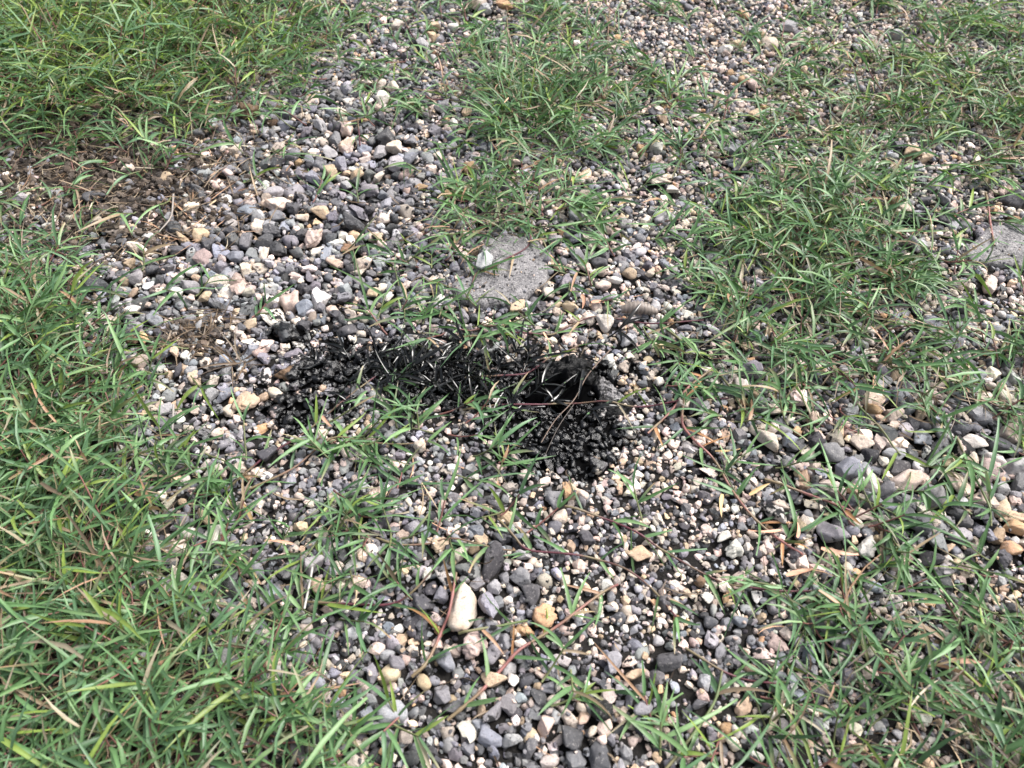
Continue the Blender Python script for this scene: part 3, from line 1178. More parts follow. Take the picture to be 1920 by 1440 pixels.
# ------------------------------------------------------------------ grass: blades and stems
def blades_geo(B, segs=5, drape=True):
    """B: rows p(3) az pitch bend curl length width roll colA(3) colB(3)"""
    B = np.atleast_2d(np.asarray(B, float))
    n = len(B)
    p = B[:, 0:3]
    az, pit, bend, curl, L, W, roll = B[:, 3:10].T
    cA, cB = B[:, 10:13], B[:, 13:16]
    s = np.linspace(0, 1, segs + 1)
    pts = np.zeros((n, segs + 1, 3))
    pts[:, 0] = p
    dirs = np.zeros((n, segs + 1, 3))
    for k in range(segs + 1):
        a_ = az + curl * s[k]
        e_ = pit + bend * s[k]
        dirs[:, k] = np.stack((np.cos(a_) * np.cos(e_), np.sin(a_) * np.cos(e_), np.sin(e_)), -1)
        if k:
            pts[:, k] = pts[:, k - 1] + (dirs[:, k - 1] + dirs[:, k]) * (L / segs / 2)[:, None]
    if drape:
        gz = rest(pts[..., 0], pts[..., 1]) + 0.0004 + 0.0016 * s[None]
        pts[..., 2] = np.maximum(pts[..., 2], gz)
    side = np.stack((-dirs[..., 1], dirs[..., 0], np.zeros(dirs.shape[:2])), -1)
    side /= np.maximum(np.linalg.norm(side, axis=-1, keepdims=True), 1e-6)
    nrm = np.cross(dirs, side)
    rr = (roll[:, None] * (1 + 0.5 * s[None]))[..., None]
    sd = side * np.cos(rr) - nrm * np.sin(rr)
    up = nrm * np.cos(rr) + side * np.sin(rr)
    up = np.where(up[..., 2:3] < 0, -up, up)
    wprof = (0.55 + 0.45 * np.minimum(1, s / 0.18)) * np.maximum(1 - s ** 2.4, 0.0) ** 0.85
    wprof[-1] = 0.04
    wp = np.repeat(wprof[None], n, 0)
    wp[rng.random(n) < 0.14, -1] = 0.5          # torn or cut tips
    hw = (W[:, None] * wp / 2)[..., None]
    V = np.stack((pts - sd * hw, pts - up * hw * 0.38, pts + sd * hw), 2)       # n, segs+1, 3, 3
    ct = np.clip((s - 0.15) / 0.85, 0, 1)[None, :, None] ** 1.6
    c = cA[:, None, :] * (1 - ct) + cB[:, None, :] * ct
    C = np.stack((c, c * 1.16, c * 0.96), 2)
    nv = (segs + 1) * 3
    k = np.arange(segs)[:, None] * 3
    q = np.stack((k + [[0, 1]], k + [[1, 2]], k + 3 + [[1, 2]], k + 3 + [[0, 1]]), -1).reshape(-1, 4)
    Fc = (q[None] + (np.arange(n) * nv)[:, None, None]).reshape(-1, 4)
    return V.reshape(-1, 3), Fc, C.reshape(-1, 3)


def tube_geo(paths, radii, cols, sides=5):
    """paths (n,k,3), radii (n,k), cols (n,k,3)"""
    paths, radii, cols = np.asarray(paths, float), np.asarray(radii, float), np.asarray(cols, float)
    n, k = paths.shape[:2]
    t = np.gradient(paths, axis=1)
    t /= np.maximum(np.linalg.norm(t, axis=-1, keepdims=True), 1e-9)
    ref = np.where(np.abs(t[..., 2:3]) > 0.9, np.array((1.0, 0, 0)), np.array((0, 0, 1.0)))
    a = np.cross(t, ref)
    a /= np.maximum(np.linalg.norm(a, axis=-1, keepdims=True), 1e-9)
    b = np.cross(t, a)
    th = np.linspace(0, 2 * math.pi, sides, endpoint=False)
    ring = a[..., None, :] * np.cos(th)[:, None] + b[..., None, :] * np.sin(th)[:, None]
    V = paths[:, :, None, :] + ring * radii[..., None, None]
    C = np.repeat(cols[:, :, None, :], sides, 2)
    kk = np.arange(k - 1)[:, None] * sides
    j = np.arange(sides)[None]
    j2 = (j + 1) % sides
    q = np.stack((kk + j, kk + j2, kk + sides + j2, kk + sides + j), -1).reshape(-1, 4)
    Fc = (q[None] + (np.arange(n) * k * sides)[:, None, None]).reshape(-1, 4)
    return V.reshape(-1, 3), Fc, C.reshape(-1, 3)


GREENS = np.array(((0.082, 0.164, 0.064), (0.106, 0.200, 0.084), (0.054, 0.110, 0.050), (0.146, 0.244, 0.106), (0.090, 0.172, 0.088)))
LIME = np.array((0.19, 0.27, 0.06))
DRY = np.array(((0.33, 0.25, 0.165), (0.37, 0.225, 0.145), (0.24, 0.18, 0.125), (0.33, 0.285, 0.21)))
BROWN = np.array(((0.11, 0.075, 0.048), (0.16, 0.115, 0.075), (0.075, 0.052, 0.038), (0.21, 0.16, 0.11)))


def leafcol(px, py):
    u = rng.random()
    lime = 0.06 + 0.32 * float(blob(px, py, 150, 60, 360, 130, 0.5)) + 0.14 * float(blob(px, py, 1750, 120, 260, 120, 0.5))
    c = GREENS[rng.integers(5)] * rng.uniform(0.78, 1.25)
    t = c * rng.uniform(1.0, 1.15)
    if u < lime:
        c = LIME * rng.uniform(0.65, 1.05)
        t = c * 1.08
    elif u < lime + 0.055:
        c = DRY[rng.integers(4)] * rng.uniform(0.7, 1.15)
        t = c * rng.uniform(0.8, 1.1)
    elif u < lime + 0.16:
        t = DRY[rng.integers(4)] * rng.uniform(0.8, 1.1)
    return c, t


def sprig(px, py, x, y, nb, lean=None, height=0.02, lsc=1.0, wsc=1.0, colf=leafcol, spread=1.0):
    """A runner tip: one stem from the ground and blades off its nodes. Returns stem path, radii, colours and blade rows."""
    z0 = float(rest(x, y)) - 0.002
    az = rng.uniform(0, 2 * math.pi) if lean is None else lean
    L = height * rng.uniform(0.9, 1.9)
    e0, e1 = rng.uniform(0.15, 0.8), rng.uniform(0.1, 1.0)
    K = 6
    s = np.linspace(0, 1, K)
    path = np.zeros((K, 3))
    path[0] = (x, y, z0)
    for k in range(1, K):
        e = e0 + (e1 - e0) * s[k]
        path[k] = path[k - 1] + np.array((math.cos(az) * math.cos(e), math.sin(az) * math.cos(e), math.sin(e))) * L / (K - 1)
    path[:, 2] = np.maximum(path[:, 2], rest(path[:, 0], path[:, 1]) + 0.0004)
    red = rng.random() < 0.35
    sc = np.array((0.17, 0.075, 0.065)) if red else np.array((0.12, 0.135, 0.06))
    sc = sc * rng.uniform(0.7, 1.25)
    rows = []
    for i in range(nb):
        f = 1.0 if i < 2 else rng.uniform(0.15, 0.95)
        q = f * (K - 1)
        k = min(int(q), K - 2)
        p = path[k] * (1 - (q - k)) + path[k + 1] * (q - k)
        sidea = (1 if i % 2 else -1) * rng.uniform(0.35, 1.5) * spread
        if i == 0:
            sidea *= 0.3
        ba = az + sidea
        pit = rng.uniform(0.1, 0.75 + 9 * min(height, 0.035))
        bend = -rng.uniform(0.2, 1.35)
        Lb = float(np.clip(np.exp(rng.normal(-3.56, 0.33)), 0.014, 0.062)) * lsc
        Wb = rng.uniform(0.0016, 0.0037) * wsc
        c1, c2 = colf(px, py)
        rows.append((*p, ba, pit, bend, rng.normal(0, 0.35), Lb, Wb, rng.normal(0, 0.5), *c1, *c2))
    return path, np.linspace(0.00085, 0.00055, K), np.repeat(sc[None], K, 0), rows


def blade_children(root, rows, mat, origin, name='blade', segs=6):
    for r in rows:
        V, Fc, C = blades_geo([r], segs)
        mesh_obj(name, V - origin, Fc, mat, root, Col=C)


def stem_child(root, path, rad, cols, mat, origin, name='stem', sides=6):
    V, Fc, C = tube_geo([path], [rad], [cols], sides)
    mesh_obj(name, V - origin, Fc, mat, root, Col=C)


# positions by density map
def scatter(per_area, margin=230):
    n = int(2.06 * 1.46 * 16000)
    xs = rng.uniform(-1.03, 1.03, n)
    ys = rng.uniform(-0.1, 1.36, n)
    px, py = pixel(xs, ys)
    lai = np.interp(gdens(px + rng.normal(0, 16, n), py + rng.normal(0, 16, n)), np.arange(10), LAI)
    lai = lai * np.clip(-0.25 + 2.5 * n2(xs, ys, 26, 12), 0.15, 2.2)
    rate = lai / per_area / 16000
    keep = in_view_margin(xs, ys, margin) & (rng.random(n) < rate) & ~in_poly(xs, ys, POOL) & ~((in_poly(xs, ys, SLAB) | in_poly(xs, ys, SLAB2)) & (rng.random(n) < 0.85)) & ~(hf_at(xs, ys, TRACED) & (lai < 1.5))
    return xs[keep], ys[keep], px[keep], py[keep]


xs, ys, pxs, pys = scatter(0.00043)
dens = gdens(pxs, pys)
vis = (pxs > 10) & (pxs < 1910) & (pys > 10) & (pys < 1430)
oil_s = oilmask(xs, ys)
lum = blob(pxs, pys, 850, 695, 210, 75, 0.2)
oil_s = np.maximum(oil_s, np.where(rng.random(len(xs)) < lum * 0.7, 0.8, 0))
cand = np.nonzero(vis & (dens < 3.7) & (oil_s < 0.35))[0]
cand = cand[np.argsort(-pys[cand])]
thing_ids = set(cand[:230].tolist())
oil_ids = set(np.nonzero(vis & (oil_s > 0.45))[0].tolist())

st_p, st_r, st_c, bl = [], [], [], []
tint = {}
for i in range(len(xs)):
    if i in oil_ids:
        continue
    d = dens[i]
    lawn = max(0.0, (d - 5) / 4)
    tl = float(blob(pxs[i], pys[i], 150, 80, 420, 170, 0.4))
    if i in thing_ids:
        nb = int(rng.integers(4, 8))
        path, rad, cc, rows = sprig(pxs[i], pys[i], xs[i], ys[i], nb, height=0.018, lsc=1.0)
        org = np.array((path[0][0], path[0][1], path[0][2]))
        root = empty('grass_sprig', org)
        stem_child(root, path, rad, cc, STEM, org)
        blade_children(root, rows, LEAF, org)
        num = {4: 'four', 5: 'five', 6: 'six', 7: 'seven'}[nb]
        lenw = 'short' if np.mean([r[7] for r in rows]) < 0.031 else 'long'
        tag(root, unique_label(f'{lenw} green grass sprig', pxs[i], pys[i], heads=(f'{num}-bladed {lenw} grass sprig', f'loose green sprig with {num} blades')), 'grass sprig', 'grass sprigs growing through the gravel')
    else:
        nb = int(rng.integers(4, 9))
        path, rad, cc, rows = sprig(pxs[i], pys[i], xs[i], ys[i], nb, height=0.016 + 0.016 * lawn + 0.014 * tl, lsc=1.0 + 0.12 * lawn + 0.25 * tl, wsc=1 - 0.1 * tl)
        st_p.append(path), st_r.append(rad), st_c.append(cc)
        bl += rows
V, Fc, C = blades_geo(bl, 3)
g = mesh_obj('grass', V, Fc, LEAF, Col=C)
tag(g, 'green creeping grass spreading over the gravel and soil', kind='stuff')
V, Fc, C = tube_geo(st_p, st_r, st_c, 4)
g2 = mesh_obj('grass_stems', V, Fc, STEM, Col=C)
tag(g2, 'thin green and reddish stems inside the creeping grass', kind='stuff')
n_bl = len(bl)

# brown thatch and litter: dry bits under the lawn, over the bare soil and scattered in the gravel
n = 60000
lx, ly = rng.uniform(-1.0, 1.0, n), rng.uniform(-0.1, 1.33, n)
px, py = pixel(lx, ly)
d = gdens(px, py)
pr = 0.85 * np.clip((d - 4) / 5, 0, 1) + 1.3 * blob(px, py, 190, 310, 280, 150, 0.4) + 0.012 + 0.10 * blob(px, py, 1600, 170, 240, 100, 0.5)
keep = in_view_margin(lx, ly, 200) & (rng.random(n) < pr) & ~in_poly(lx, ly, POOL) & (oilmask(lx, ly) < 0.3)
lx, ly, px, py, d = lx[keep], ly[keep], px[keep], py[keep], d[keep]
n = len(lx)
pal = np.concatenate((BROWN, BROWN, DRY))
cl = pal[rng.integers(0, len(pal), n)] * rng.uniform(0.6, 1.2, (n, 1))
B = np.column_stack((lx, ly, rest(lx, ly) + rng.uniform(0, 0.022, n) * (d > 5), rng.uniform(0, 6.28, n), rng.normal(0.1, 0.3, n), rng.normal(-0.3, 0.5, n), rng.normal(0, 0.8, n),
                     rng.uniform(0.008, 0.040, n), rng.uniform(0.0005, 0.0019, n), rng.normal(0, 0.7, n), cl, cl * rng.uniform(0.8, 1.2, (n, 1))))
V, Fc, C = blades_geo(B, 3)
tag(mesh_obj('dry_litter', V, Fc, STEM, Col=C), 'brown dry grass litter under the lawn and on the soil', kind='stuff')

# ------------------------------------------------------------------ oil-soaked grass (traced region), each sprig a thing
def oilcol(px, py):
    c = GREENS[rng.integers(5)] * rng.uniform(0.25, 0.8)
    return c, c * 0.8


OILSPOTS = [(655, 668), (680, 690), (715, 720), (750, 710), (775, 690), (815, 695), (845, 690), (860, 665), (890, 735), (915, 675), (925, 750), (980, 690), (905, 765), (780, 640), (1085, 745), (950, 780), (640, 700), (668, 735), (700, 655), (690, 712), (730, 690), (745, 735), (765, 660), (790, 700), (800, 745), (830, 672), (835, 715), (858, 745), (880, 690), (900, 655),
            (905, 720), (930, 690), (955, 715), (960, 660), (985, 735), (1010, 745), (1090, 650), (1140, 625), (1280, 640), (610, 675), (720, 770), (870, 640)]
for (px, py) in OILSPOTS:
    p = ground(px, py)
    nb = int(rng.integers(6, 10))
    path, rad, cc, rows = sprig(px, py, p[0], p[1], nb, height=0.014, lsc=0.82, wsc=0.85, colf=oilcol)
    cc = cc * 0.15
    org = np.array(path[0])
    root = empty('oily_grass_sprig', org)
    stem_child(root, path, rad, cc, OILLEAF, org)
    blade_children(root, rows, OILLEAF, org)
    tag(root, unique_label('black oil-coated grass sprig', px, py, 'the oil-soaked grass', heads=('shiny blackened grass sprig', 'glistening oily sprig')), 'grass sprig', 'grass sprigs blackened by oil')

# ------------------------------------------------------------------ traced grass runners
RUN = [
    ('p', 'dark purple runner slanting up to the oily grass from the lumpy tan stone side', [(417, 907), (500, 845), (567, 797), (640, 740), (700, 690)]),
    ('b', 'brownish runner lying across the gravel on the near side of the oily grass', [(450, 910), (540, 868), (617, 806), (687, 817), (740, 820), (800, 815)]),
    ('p', 'bent purple and pink runner crossing the flat concrete slab', [(998, 400), (994, 442), (985, 457), (954, 477), (925, 492), (894, 502), (883, 533), (873, 552)]),
    ('p', 'long maroon runner lying level beyond the oil pool and asphalt lump', [(862, 619), (904, 617), (946, 610), (983, 612), (1029, 612), (1060, 602), (1112, 586), (1165, 587), (1229, 594), (1323, 589)]),
    ('p', 'maroon runner curving over the far rim of the oil pool', [(871, 694), (967, 690), (998, 679), (1029, 660), (1060, 645), (1095, 628)]),
    ('p', 'purple and green runner stretched across the oil pool and the asphalt lump', [(867, 757), (900, 753), (933, 746), (1007, 743), (1058, 736), (1104, 737), (1146, 741), (1198, 747), (1267, 743), (1312, 738), (1371, 735)]),
    ('g', 'dark green runner falling away right of the white hollow stone', [(1250, 600), (1298, 643), (1342, 677), (1365, 708), (1385, 735), (1405, 770)]),
    ('k', 'reddish runner leaning left down to the tar-spotted stones', [(1342, 679), (1292, 718), (1265, 754), (1217, 802)]),
    ('k', 'long red runner with orange leaves winding down the bare gravel', [(1290, 722), (1283, 754), (1285, 784), (1308, 817), (1348, 853), (1381, 909), (1412, 953), (1454, 988), (1498, 1024), (1510, 1032)]),
    ('p', 'long dark purple runner running right from the dark grey stones under the tan slanted block', [(1060, 942), (1100, 951), (1150, 965), (1190, 984), (1225, 1005), (1258, 1024), (1287, 1042), (1360, 1077), (1413, 1090), (1473, 1097), (1547, 1097)]),
    ('p', 'purple runner arching from the blades above the dark angular stone to the fine gravel', [(933, 963), (963, 997), (990, 1020), (1050, 1027), (1107, 1032), (1143, 1040), (1187, 1060), (1227, 1090), (1273, 1147)]),
    ('k', 'pink runner passing between the orange knobbly stone and the egg-shaped pebble', [(837, 1343), (893, 1297), (940, 1247), (968, 1217), (1000, 1193), (1053, 1160), (1100, 1123), (1140, 1093), (1163, 1083)]),
    ('b', 'thin brown runner beyond the tan pitted stone', [(703, 1000), (740, 1013), (800, 1010), (847, 1005), (917, 1020), (967, 1025)]),
    ('p', 'purple runner left of the cream wedge stone among green blades', [(560, 1118), (640, 1123), (727, 1123), (775, 1100), (820, 1050)]),
    ('g', 'yellow-green runner touching the lower end of the cream wedge stone', [(860, 1182), (880, 1180), (923, 1170), (990, 1157)]),
    ('k', 'reddish runner rising along the left side of the cream wedge stone', [(770, 1262), (797, 1237), (827, 1173), (843, 1140), (855, 1070)]),
    ('g', 'stout green runner among dense blades left of the big off-white stone', [(1560, 650), (1577, 680), (1613, 740), (1647, 787), (1673, 820), (1693, 847)]),
    ('b', 'tan runner near the right edge beyond the big off-white stone', [(1770, 680), (1800, 710), (1830, 733), (1880, 757), (1925, 782)]),
    ('k', 'brownish pink runner left of the blue-grey angular stone', [(1440, 887), (1497, 910), (1560, 933), (1600, 952)]),
    ('g', 'green runner between the big off-white stone and the pinkish cream boulder', [(1795, 815), (1800, 827), (1827, 877), (1857, 943), (1866, 980)]),
    ('k', 'pinkish upright runner over the pale edge slab', [(1858, 345), (1862, 380), (1867, 417), (1870, 452)]),
    ('p', 'thin purple runner by the far cream pebbles near the frame top', [(753, 20), (767, 47), (787, 70), (827, 87)]),
    ('p', 'maroon runner right of the white knobbly stone', [(730, 173), (775, 172), (820, 174), (850, 183)]),
    ('p', 'short maroon stalk left of the white knobbly stone', [(668, 205), (671, 235), (673, 262)]),
    ('b', 'fine brown stalk beyond the tall fine grass tuft', [(950, 20), (953, 55), (952, 85)]),
    ('b', 'fine tan stalk in the far pale gravel right of the tall fine tuft', [(1145, 0), (1142, 40), (1139, 82)]),
    ('b', 'purple-brown runner in the far fine gravel', [(1430, 57), (1497, 63), (1545, 70)]),
    ('b', 'brown runner reaching the far right grass from the frame top', [(1600, 35), (1633, 23), (1707, 5)]),
    ('g', 'pale green runner lying level in front of the rounded brown stone', [(1390, 233), (1450, 230), (1507, 227), (1600, 222), (1690, 216), (1760, 213)]),
    ('p', 'dark runner under the fine grass right of the dark blocky stone', [(1290, 1205), (1345, 1240), (1400, 1262), (1470, 1275)]),
    ('g', 'green runner rising from the frame bottom toward the dark blocky stone', [(1250, 1440), (1290, 1390), (1345, 1310), (1360, 1250)]),
]
RC = {'p': (0.085, 0.024, 0.034), 'k': (0.24, 0.105, 0.095), 'b': (0.17, 0.105, 0.075), 'g': (0.11, 0.145, 0.06)}
RCN = {'p': 'purple', 'k': 'red', 'b': 'brown', 'g': 'green'}


def smooth_path(pts, per=7):
    pts = np.asarray(pts, float)
    P = np.concatenate(([2 * pts[0] - pts[1]], pts, [2 * pts[-1] - pts[-2]]))
    out = []
    for i in range(1, len(P) - 2):
        for t in np.linspace(0, 1, per, endpoint=False):
            a, b, c_, d_ = P[i - 1], P[i], P[i + 1], P[i + 2]
            out.append(0.5 * ((2 * b) + (-a + c_) * t + (2 * a - 5 * b + 4 * c_ - d_) * t * t + (-a + 3 * b - 3 * c_ + d_) * t ** 3))
    out.append(pts[-1])
    return np.array(out)


for (code, label, pts) in RUN:
    P = smooth_path(np.array([ground(a, b, 0.012) for a, b in pts]))
    z = rest(P[:, 0], P[:, 1]) + 0.002
    ker = np.ones(9) / 9
    z = np.maximum(np.convolve(np.pad(z, 4, mode='edge'), ker, 'valid'), z - 0.001)
    P[:, 2] = z + 0.0012 * np.sin(np.arange(len(P)) * 0.35)
    thick = {'p': 0.00085, 'k': 0.0011, 'b': 0.0008, 'g': 0.0010}[code]
    seg = np.linalg.norm(np.diff(P, axis=0), axis=1)
    cum = np.concatenate(([0], np.cumsum(seg)))
    L = cum[-1]
    nodes = np.arange(0.012, L, 0.024) + rng.uniform(-0.004, 0.004, len(np.arange(0.012, L, 0.024)))
    rad = np.full(len(P), thick) * np.linspace(1.1, 0.8, len(P))
    for nd in nodes:
        rad += thick * 0.35 * np.exp(-((cum - nd) / 0.0016) ** 2)
    c0 = np.array(RC[code])
    cc = c0[None] * (0.8 + 0.4 * n2(cum, cum * 0, 90, len(P)))[:, None]
    mixg = np.clip((n2(cum, cum * 0 + 3, 45, 9) - 0.52) * 5, 0, 0.8)[:, None]
    cc = cc * (1 - mixg) + np.array((0.16, 0.14, 0.075)) * mixg
    org = P[0].copy()
    root = empty('grass_runner', org)
    stem_child(root, P, rad, cc, STEM, org)
    rows = []
    for j, nd in enumerate(nodes):
        k = min(np.searchsorted(cum, nd), len(P) - 1)
        p = P[k]
        if oilmask(p[0], p[1]) > 0.8 and rng.random() < 0.6:
            continue
        t = P[min(k + 1, len(P) - 1)] - P[max(k - 1, 0)]
        az = math.atan2(t[1], t[0]) + (0 if rng.random() < 0.75 else math.pi)
        for q in range(int(rng.choice((1, 2, 3, 4), p=(0.3, 0.35, 0.25, 0.1)))):
            sgn = 1 if (j + q) % 2 else -1
            q0 = float(pixel(p[0], p[1])[0]), float(pixel(p[0], p[1])[1])
            c1, c2 = leafcol(*q0)
            if code == 'k' and rng.random() < (0.45 if 'orange leaves' in label else 0.15):
                c1 = np.array((0.40, 0.20, 0.10)) * rng.uniform(0.7, 1.1)
                c2 = np.array((0.45, 0.26, 0.12))
            rows.append((*p, az + sgn * rng.uniform(0.35, 1.1), rng.uniform(0.1, 0.7), -rng.uniform(0.2, 0.9), rng.normal(0, 0.3), rng.uniform(0.016, 0.036), rng.uniform(0.0020, 0.0033), rng.normal(0, 0.45), *c1, *c2))
    blade_children(root, rows, LEAF, org)
    USED.add(label)
    tag(root, label, 'grass runner', 'creeping grass runners over the stones')

# ------------------------------------------------------------------ tufts
def tuft(px, py, n, spread_px, lmin, lmax, wid, label, name='grass_tuft', pitch=(0.3, 1.2), colf=leafcol, mat=LEAF, child='blade'):
    c0 = ground(px, py, 0.004)
    org = np.array((c0[0], c0[1], float(rest(c0[0], c0[1]))))
    root = empty(name, org)
    k = mpp(py)
    rows = []
    for i in range(n):
        a = rng.uniform(0, 6.28)
        r_ = math.sqrt(rng.random()) * spread_px * k
        x, y = c0[0] + math.cos(a) * r_, c0[1] + math.sin(a) * r_ * 0.8
        c1, c2 = colf(px, py)
        rows.append((x, y, float(rest(x, y)) - 0.001, (a + rng.normal(0, 0.6)) if mat is LEAF else rng.uniform(0, 6.28), rng.uniform(*pitch), -rng.uniform(0.1, 1.1), rng.normal(0, 0.3), rng.uniform(lmin, lmax), wid * rng.uniform(0.7, 1.3), rng.normal(0, 0.5), *c1, *c2))
    blade_children(root, rows, mat, org, child)
    USED.add(label)
    tag(root, label, 'grass tuft' if mat is LEAF else 'dry clump')
    return root


tuft(985, 225, 110, 62, 0.03, 0.075, 0.0021, 'tall tuft of fine upright grass beyond the concrete slab')
tuft(1060, 180, 60, 60, 0.025, 0.06, 0.0022, 'lower grass tuft joined to the right side of the tall fine tuft')
tuft(930, 150, 45, 30, 0.03, 0.07, 0.0022, 'small bright tuft behind the tall fine grass tuft')
tuft(620, 845, 9, 4, 0.028, 0.045, 0.0036, 'bright fan of broad blades near the pinkish tan pitted stone')


def browncol(px, py):
    c = BROWN[rng.integers(4)] * rng.uniform(0.5, 1.0)
    return c, c


tuft(350, 632, 95, 52, 0.010, 0.028, 0.0015, 'brown dead grass clump with broken stalks in the grey gravel', 'dry_grass_clump', (-0.1, 0.5), browncol, STEM, 'stalk')
tuft(405, 592, 26, 26, 0.02, 0.05, 0.0014, 'flattened wisp of brown dead stalks behind the dead grass clump', 'dry_grass_clump', (-0.1, 0.3), browncol, STEM, 'stalk')
tuft(450, 680, 18, 16, 0.02, 0.04, 0.0016, 'few dead brown stalks left of the black-specked white stone', 'dry_grass_clump', (0.0, 0.7), browncol, STEM, 'stalk')

# ------------------------------------------------------------------ small single things
def loose(name, label, cat, pts, r0, r1, col, z_up=0.003):
    P = smooth_path(np.array([ground(a, b, 0.012) for a, b in pts]))
    P[:, 2] = rest(P[:, 0], P[:, 1]) + z_up
    ker = np.ones(7) / 7
    P[:, 2] = np.convolve(np.pad(P[:, 2], 3, mode='edge'), ker, 'valid')
    if name == 'dry_stalk':
        P[:, 2] = np.maximum(np.linspace(P[0, 2], P[-1, 2], len(P)), P[:, 2] - 0.004)
    org = P[0].copy()
    V, Fc, C = tube_geo([P], [np.linspace(r0, r1, len(P))], [np.repeat(np.array(col)[None], len(P), 0) * rng.uniform(0.85, 1.15, (len(P), 1))], 6)
    o = mesh_obj(name, V - org, Fc, STEM, loc=org, Col=C)
    USED.add(label)
    return tag(o, label, cat)


loose('dry_stalk', 'thin brown dry stalk leaning across the oil pool', 'dry stalk', [(1146, 648), (1104, 695), (1077, 743), (1042, 781), (1015, 824)], 0.0006, 0.0004, (0.13, 0.09, 0.07), 0.006)
loose('dry_stalk', 'dark forked stalk beside the thin brown stalk by the oil pool', 'dry stalk', [(1077, 745), (1048, 790), (1023, 845)], 0.0005, 0.0003, (0.05, 0.04, 0.035), 0.005)
loose('dry_stalk', 'grey straight dead stem standing among blades below the speckled grey stone', 'dry stalk', [(321, 752), (319, 800), (313, 850)], 0.001, 0.0009, (0.24, 0.22, 0.21), 0.006)
loose('dry_stalk', 'pale twig lying at the edge of the bare soil and gravel', 'dry stalk', [(323, 360), (318, 400), (295, 428)], 0.0011, 0.0007, (0.26, 0.23, 0.21), 0.004)
loose('dry_stalk', 'long bleached root hanging in the deep lawn at the soil edge', 'dry stalk', [(36, 165), (22, 205), (14, 240), (30, 265)], 0.0014, 0.0009, (0.30, 0.24, 0.17), 0.02)
loose('dry_stalk', 'straight bleached straw near the long speckled dark stone', 'dry stalk', [(585, 1060), (577, 1095), (567, 1135)], 0.0009, 0.0008, (0.42, 0.40, 0.38), 0.006)
loose('thread', 'curly white thread in the grass left of the dry clump', 'thread', [(197, 660), (205, 672), (203, 684), (210, 697), (207, 712), (213, 728)], 0.0004, 0.0004, (0.75, 0.75, 0.74), 0.006)

# brown crumbly lump at the lawn edge
p = ground(463, 205, 0.012)
parts = [(0, 0, 20, 20), (-14, 6, 13, 14), (13, 8, 12, 16), (4, -10, 14, 12), (-6, 16, 14, 12)]
k = mpp(205)
vv, ff, off = [], [], 0
sv0, sf0 = ICO[3]
q = sv0 * (1 + 0.5 * (fbm(sv0 * 2.2 + 3, 91, 3) - 0.5)[:, None] * 2)
q = q * [0.012, 0.010, 0.009] * (1 + 0.28 * (fbm(sv0 * 6, 17, 3) - 0.5)[:, None])
cv = np.array((0.10, 0.066, 0.036)) * (0.35 + 1.3 * fbm(sv0 * 5, 44, 3))[:, None]
o = mesh_obj('brown_lump', q, sf0, STONE, loc=(p[0], p[1], float(rest(p[0], p[1])) + 0.006), Col=cv, oil=np.zeros(len(q)), tar=np.full(len(q), 0.3))
tag(o, 'brown crumbly lump of rotten matter where lawn and gravel meet', 'brown lump')

# dark soil clod
p = ground(1130, 1330, 0.008)
q = sv0 * (1 + 0.6 * (fbm(sv0 * 4 + 3, 191, 4) - 0.5)[:, None]) * [0.0072, 0.0062, 0.0042]
o = mesh_obj('soil_clod', q, sf0, STONE, loc=(p[0], p[1], 0.0055), Col=np.full((len(q), 3), 0.014), oil=np.zeros(len(q)), tar=np.zeros(len(q)))
tag(o, 'black crumbly soil clod between cream stones in the near gravel', 'soil clod')

# white chip leaning on the slab
p = ground(908, 487, 0.014)
pl = np.array([(-0.008, -0.006), (-0.003, -0.0085), (0.0065, -0.006), (0.0085, 0.002), (0.002, 0.0085), (-0.0055, 0.005)])
nv = len(pl)
top = np.column_stack((pl, 0.0012 + 0.35 * pl[:, 1] + 0.1 * pl[:, 0]))
bot = top - [0, 0, 0.0022]
v = np.concatenate((top, bot, [top.mean(0) + [0, 0, 0.0012]], [bot.mean(0)]))
kk = np.arange(nv)
q1 = np.stack((kk, kk + nv, (kk + 1) % nv + nv, (kk + 1) % nv), -1)
t1 = np.stack((kk, (kk + 1) % nv, np.full(nv, 2 * nv)), -1)
t2 = np.stack(((kk + 1) % nv + nv, kk + nv, np.full(nv, 2 * nv + 1)), -1)
o = mesh_obj('white_chip', v, [q1, t1, t2], STONE, smooth=False, loc=p, Col=np.full((len(v), 3), 1.0) * [0.42, 0.43, 0.43], oil=np.zeros(len(v)), tar=np.zeros(len(v)))
tag(o, 'flat white chip leaning on the edge of the concrete slab', 'chip')

# curled dry leaf: a rolled, ribbed sheet
p0, p1 = ground(1166, 572, 0.012), ground(1236, 572, 0.012)
nu, nvv = 26, 15
u = np.linspace(0, 1, nu)[:, None]
vv = np.linspace(0, 1, nvv)[None]
ang = vv * 3.9 - 0.2
rad = 0.0062 * np.sin(np.clip(u * 0.82 + 0.12, 0, 1) * math.pi) ** 0.7 * (1 - 0.25 * vv) + 0.0006
rad = rad * (1 + 0.15 * np.sin(u * 60) * np.ones_like(vv))
along = p1 - p0
X = p0[0] + along[0] * u + 0 * vv
Y = p0[1] + along[1] * u + rad * np.cos(ang)
Z = float(rest(p0[0] + along[0] / 2, p0[1])) + 0.0045 + rad * np.sin(ang) + 0.003 * np.sin(u * 4)
Vv = np.stack((X, Y, Z), -1).reshape(-1, 3)
ii = np.arange(nu * nvv).reshape(nu, nvv)
qq = np.stack((ii[:-1, :-1], ii[1:, :-1], ii[1:, 1:], ii[:-1, 1:]), -1).reshape(-1, 4)
colr = np.array((0.22, 0.185, 0.165)) * (0.5 + 0.7 * (0.5 + 0.5 * np.sin(u * 60 + 1)) + 0 * vv).reshape(-1, 1)
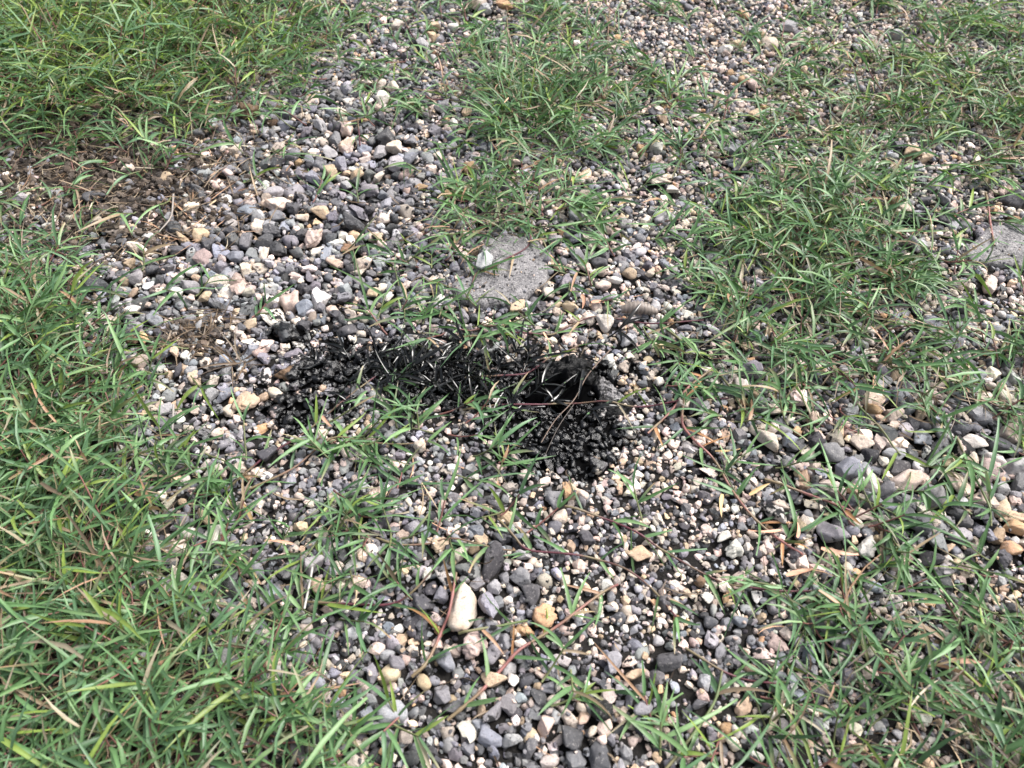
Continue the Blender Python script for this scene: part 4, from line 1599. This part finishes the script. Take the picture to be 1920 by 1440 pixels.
o = mesh_obj('dry_leaf', Vv - p0, qq, STEM, loc=p0, Col=colr)
tag(o, 'curled greyish brown dry leaf with ribs beyond the white smooth pebble', 'dry leaf')

# peach and orange dead leaves: each one a flat twisted blade
for (px, py, ln, az, wd, cidx, label) in [
        (1470, 985, 0.034, 200, 0.0032, 1, 'peach dead leaf standing out left of the long red runner tip'), (1500, 1000, 0.02, 60, 0.0036, 1, 'short peach leaf at the long red runner tip'),
        (1545, 1020, 0.036, -28, 0.0042, 1, 'long curved orange leaf beside the long grey flattened stone'), (1480, 1070, 0.032, 14, 0.005, 1, 'broad peach leaf lying level near the white brown-bottomed stone'),
        (1092, 540, 0.026, -70, 0.004, 1, 'bright peach leaf by the white stick-like stone'), (1110, 555, 0.022, 5, 0.004, 1, 'level peach leaf right of the bright peach leaf'),
        (1790, 1232, 0.028, -6, 0.0042, 1, 'salmon dead leaf over the cream stones in the near right grass'), (1185, 545, 0.03, 5, 0.002, 1, 'thin orange straw leading to the curled dry leaf'),
        (468, 968, 0.03, 120, 0.003, 0, 'tan dead leaf in the grass beyond the long speckled dark stone'), (1345, 835, 0.028, -12, 0.0022, 0, 'olive and orange leaf at the upper red runner bend'),
        (1360, 915, 0.028, -115, 0.0036, 0, 'golden dead leaf left of the long red runner'), (1410, 918, 0.028, 30, 0.0034, 0, 'golden dead leaf right of the long red runner'),
        (545, 1010, 0.03, 170, 0.0022, 1, 'rusty narrow leaf left of the thin brown runner'), (1020, 610, 0.022, -80, 0.0026, 1, 'rose dead leaf on the long maroon runner'),
        (1160, 375 + 0, 0.02, 30, 0.0026, 0, 'tan dead leaf in the grass band beyond the slab'), (600, 770, 0.02, -60, 0.003, 1, 'orange-tipped dead leaf on the near side of the oily grass'),
        (1440, 1370, 0.05, 40, 0.004, 3, 'pale withered stem in the near right grass'), (215, 905, 0.03, -60, 0.004, 3, 'straw coloured leaf in the left lawn')]:
    p = ground(px, py, 0.012)
    p[2] = float(rest(p[0], p[1])) + 0.004
    ln *= 0.75
    c1 = np.array([(0.42, 0.29, 0.14), (0.52, 0.29, 0.2), (0.3, 0.2, 0.1), (0.44, 0.37, 0.28)][cidx])
    V, Fc, C = blades_geo([(*p, math.radians(az), 0.25, -0.5, rng.normal(0, 0.5), ln, wd, rng.normal(0, 0.4), *c1, *(c1 * 0.85))], 8)
    o = mesh_obj('dead_leaf', V - p, Fc, STEM, loc=p, Col=C)
    USED.add(label)
    tag(o, label, 'dead leaf', 'dead grass leaves')

print(sorted([(sum(len(p.vertices) - 2 for p in o.data.polygons), o.name) for o in S.objects if o.type == 'MESH'])[-14:], {k: len(q) for k, q in GRAV.items()})
print('gravel', n_grav, 'grit', n_grit, 'crumbs', n_crumb, 'blades', n_bl, 'litter', n, 'sprigs', len(thing_ids), 'stones', len(stone_rows),
      'tris', sum(sum(len(p.vertices) - 2 for p in me.polygons) for me in bpy.data.meshes))
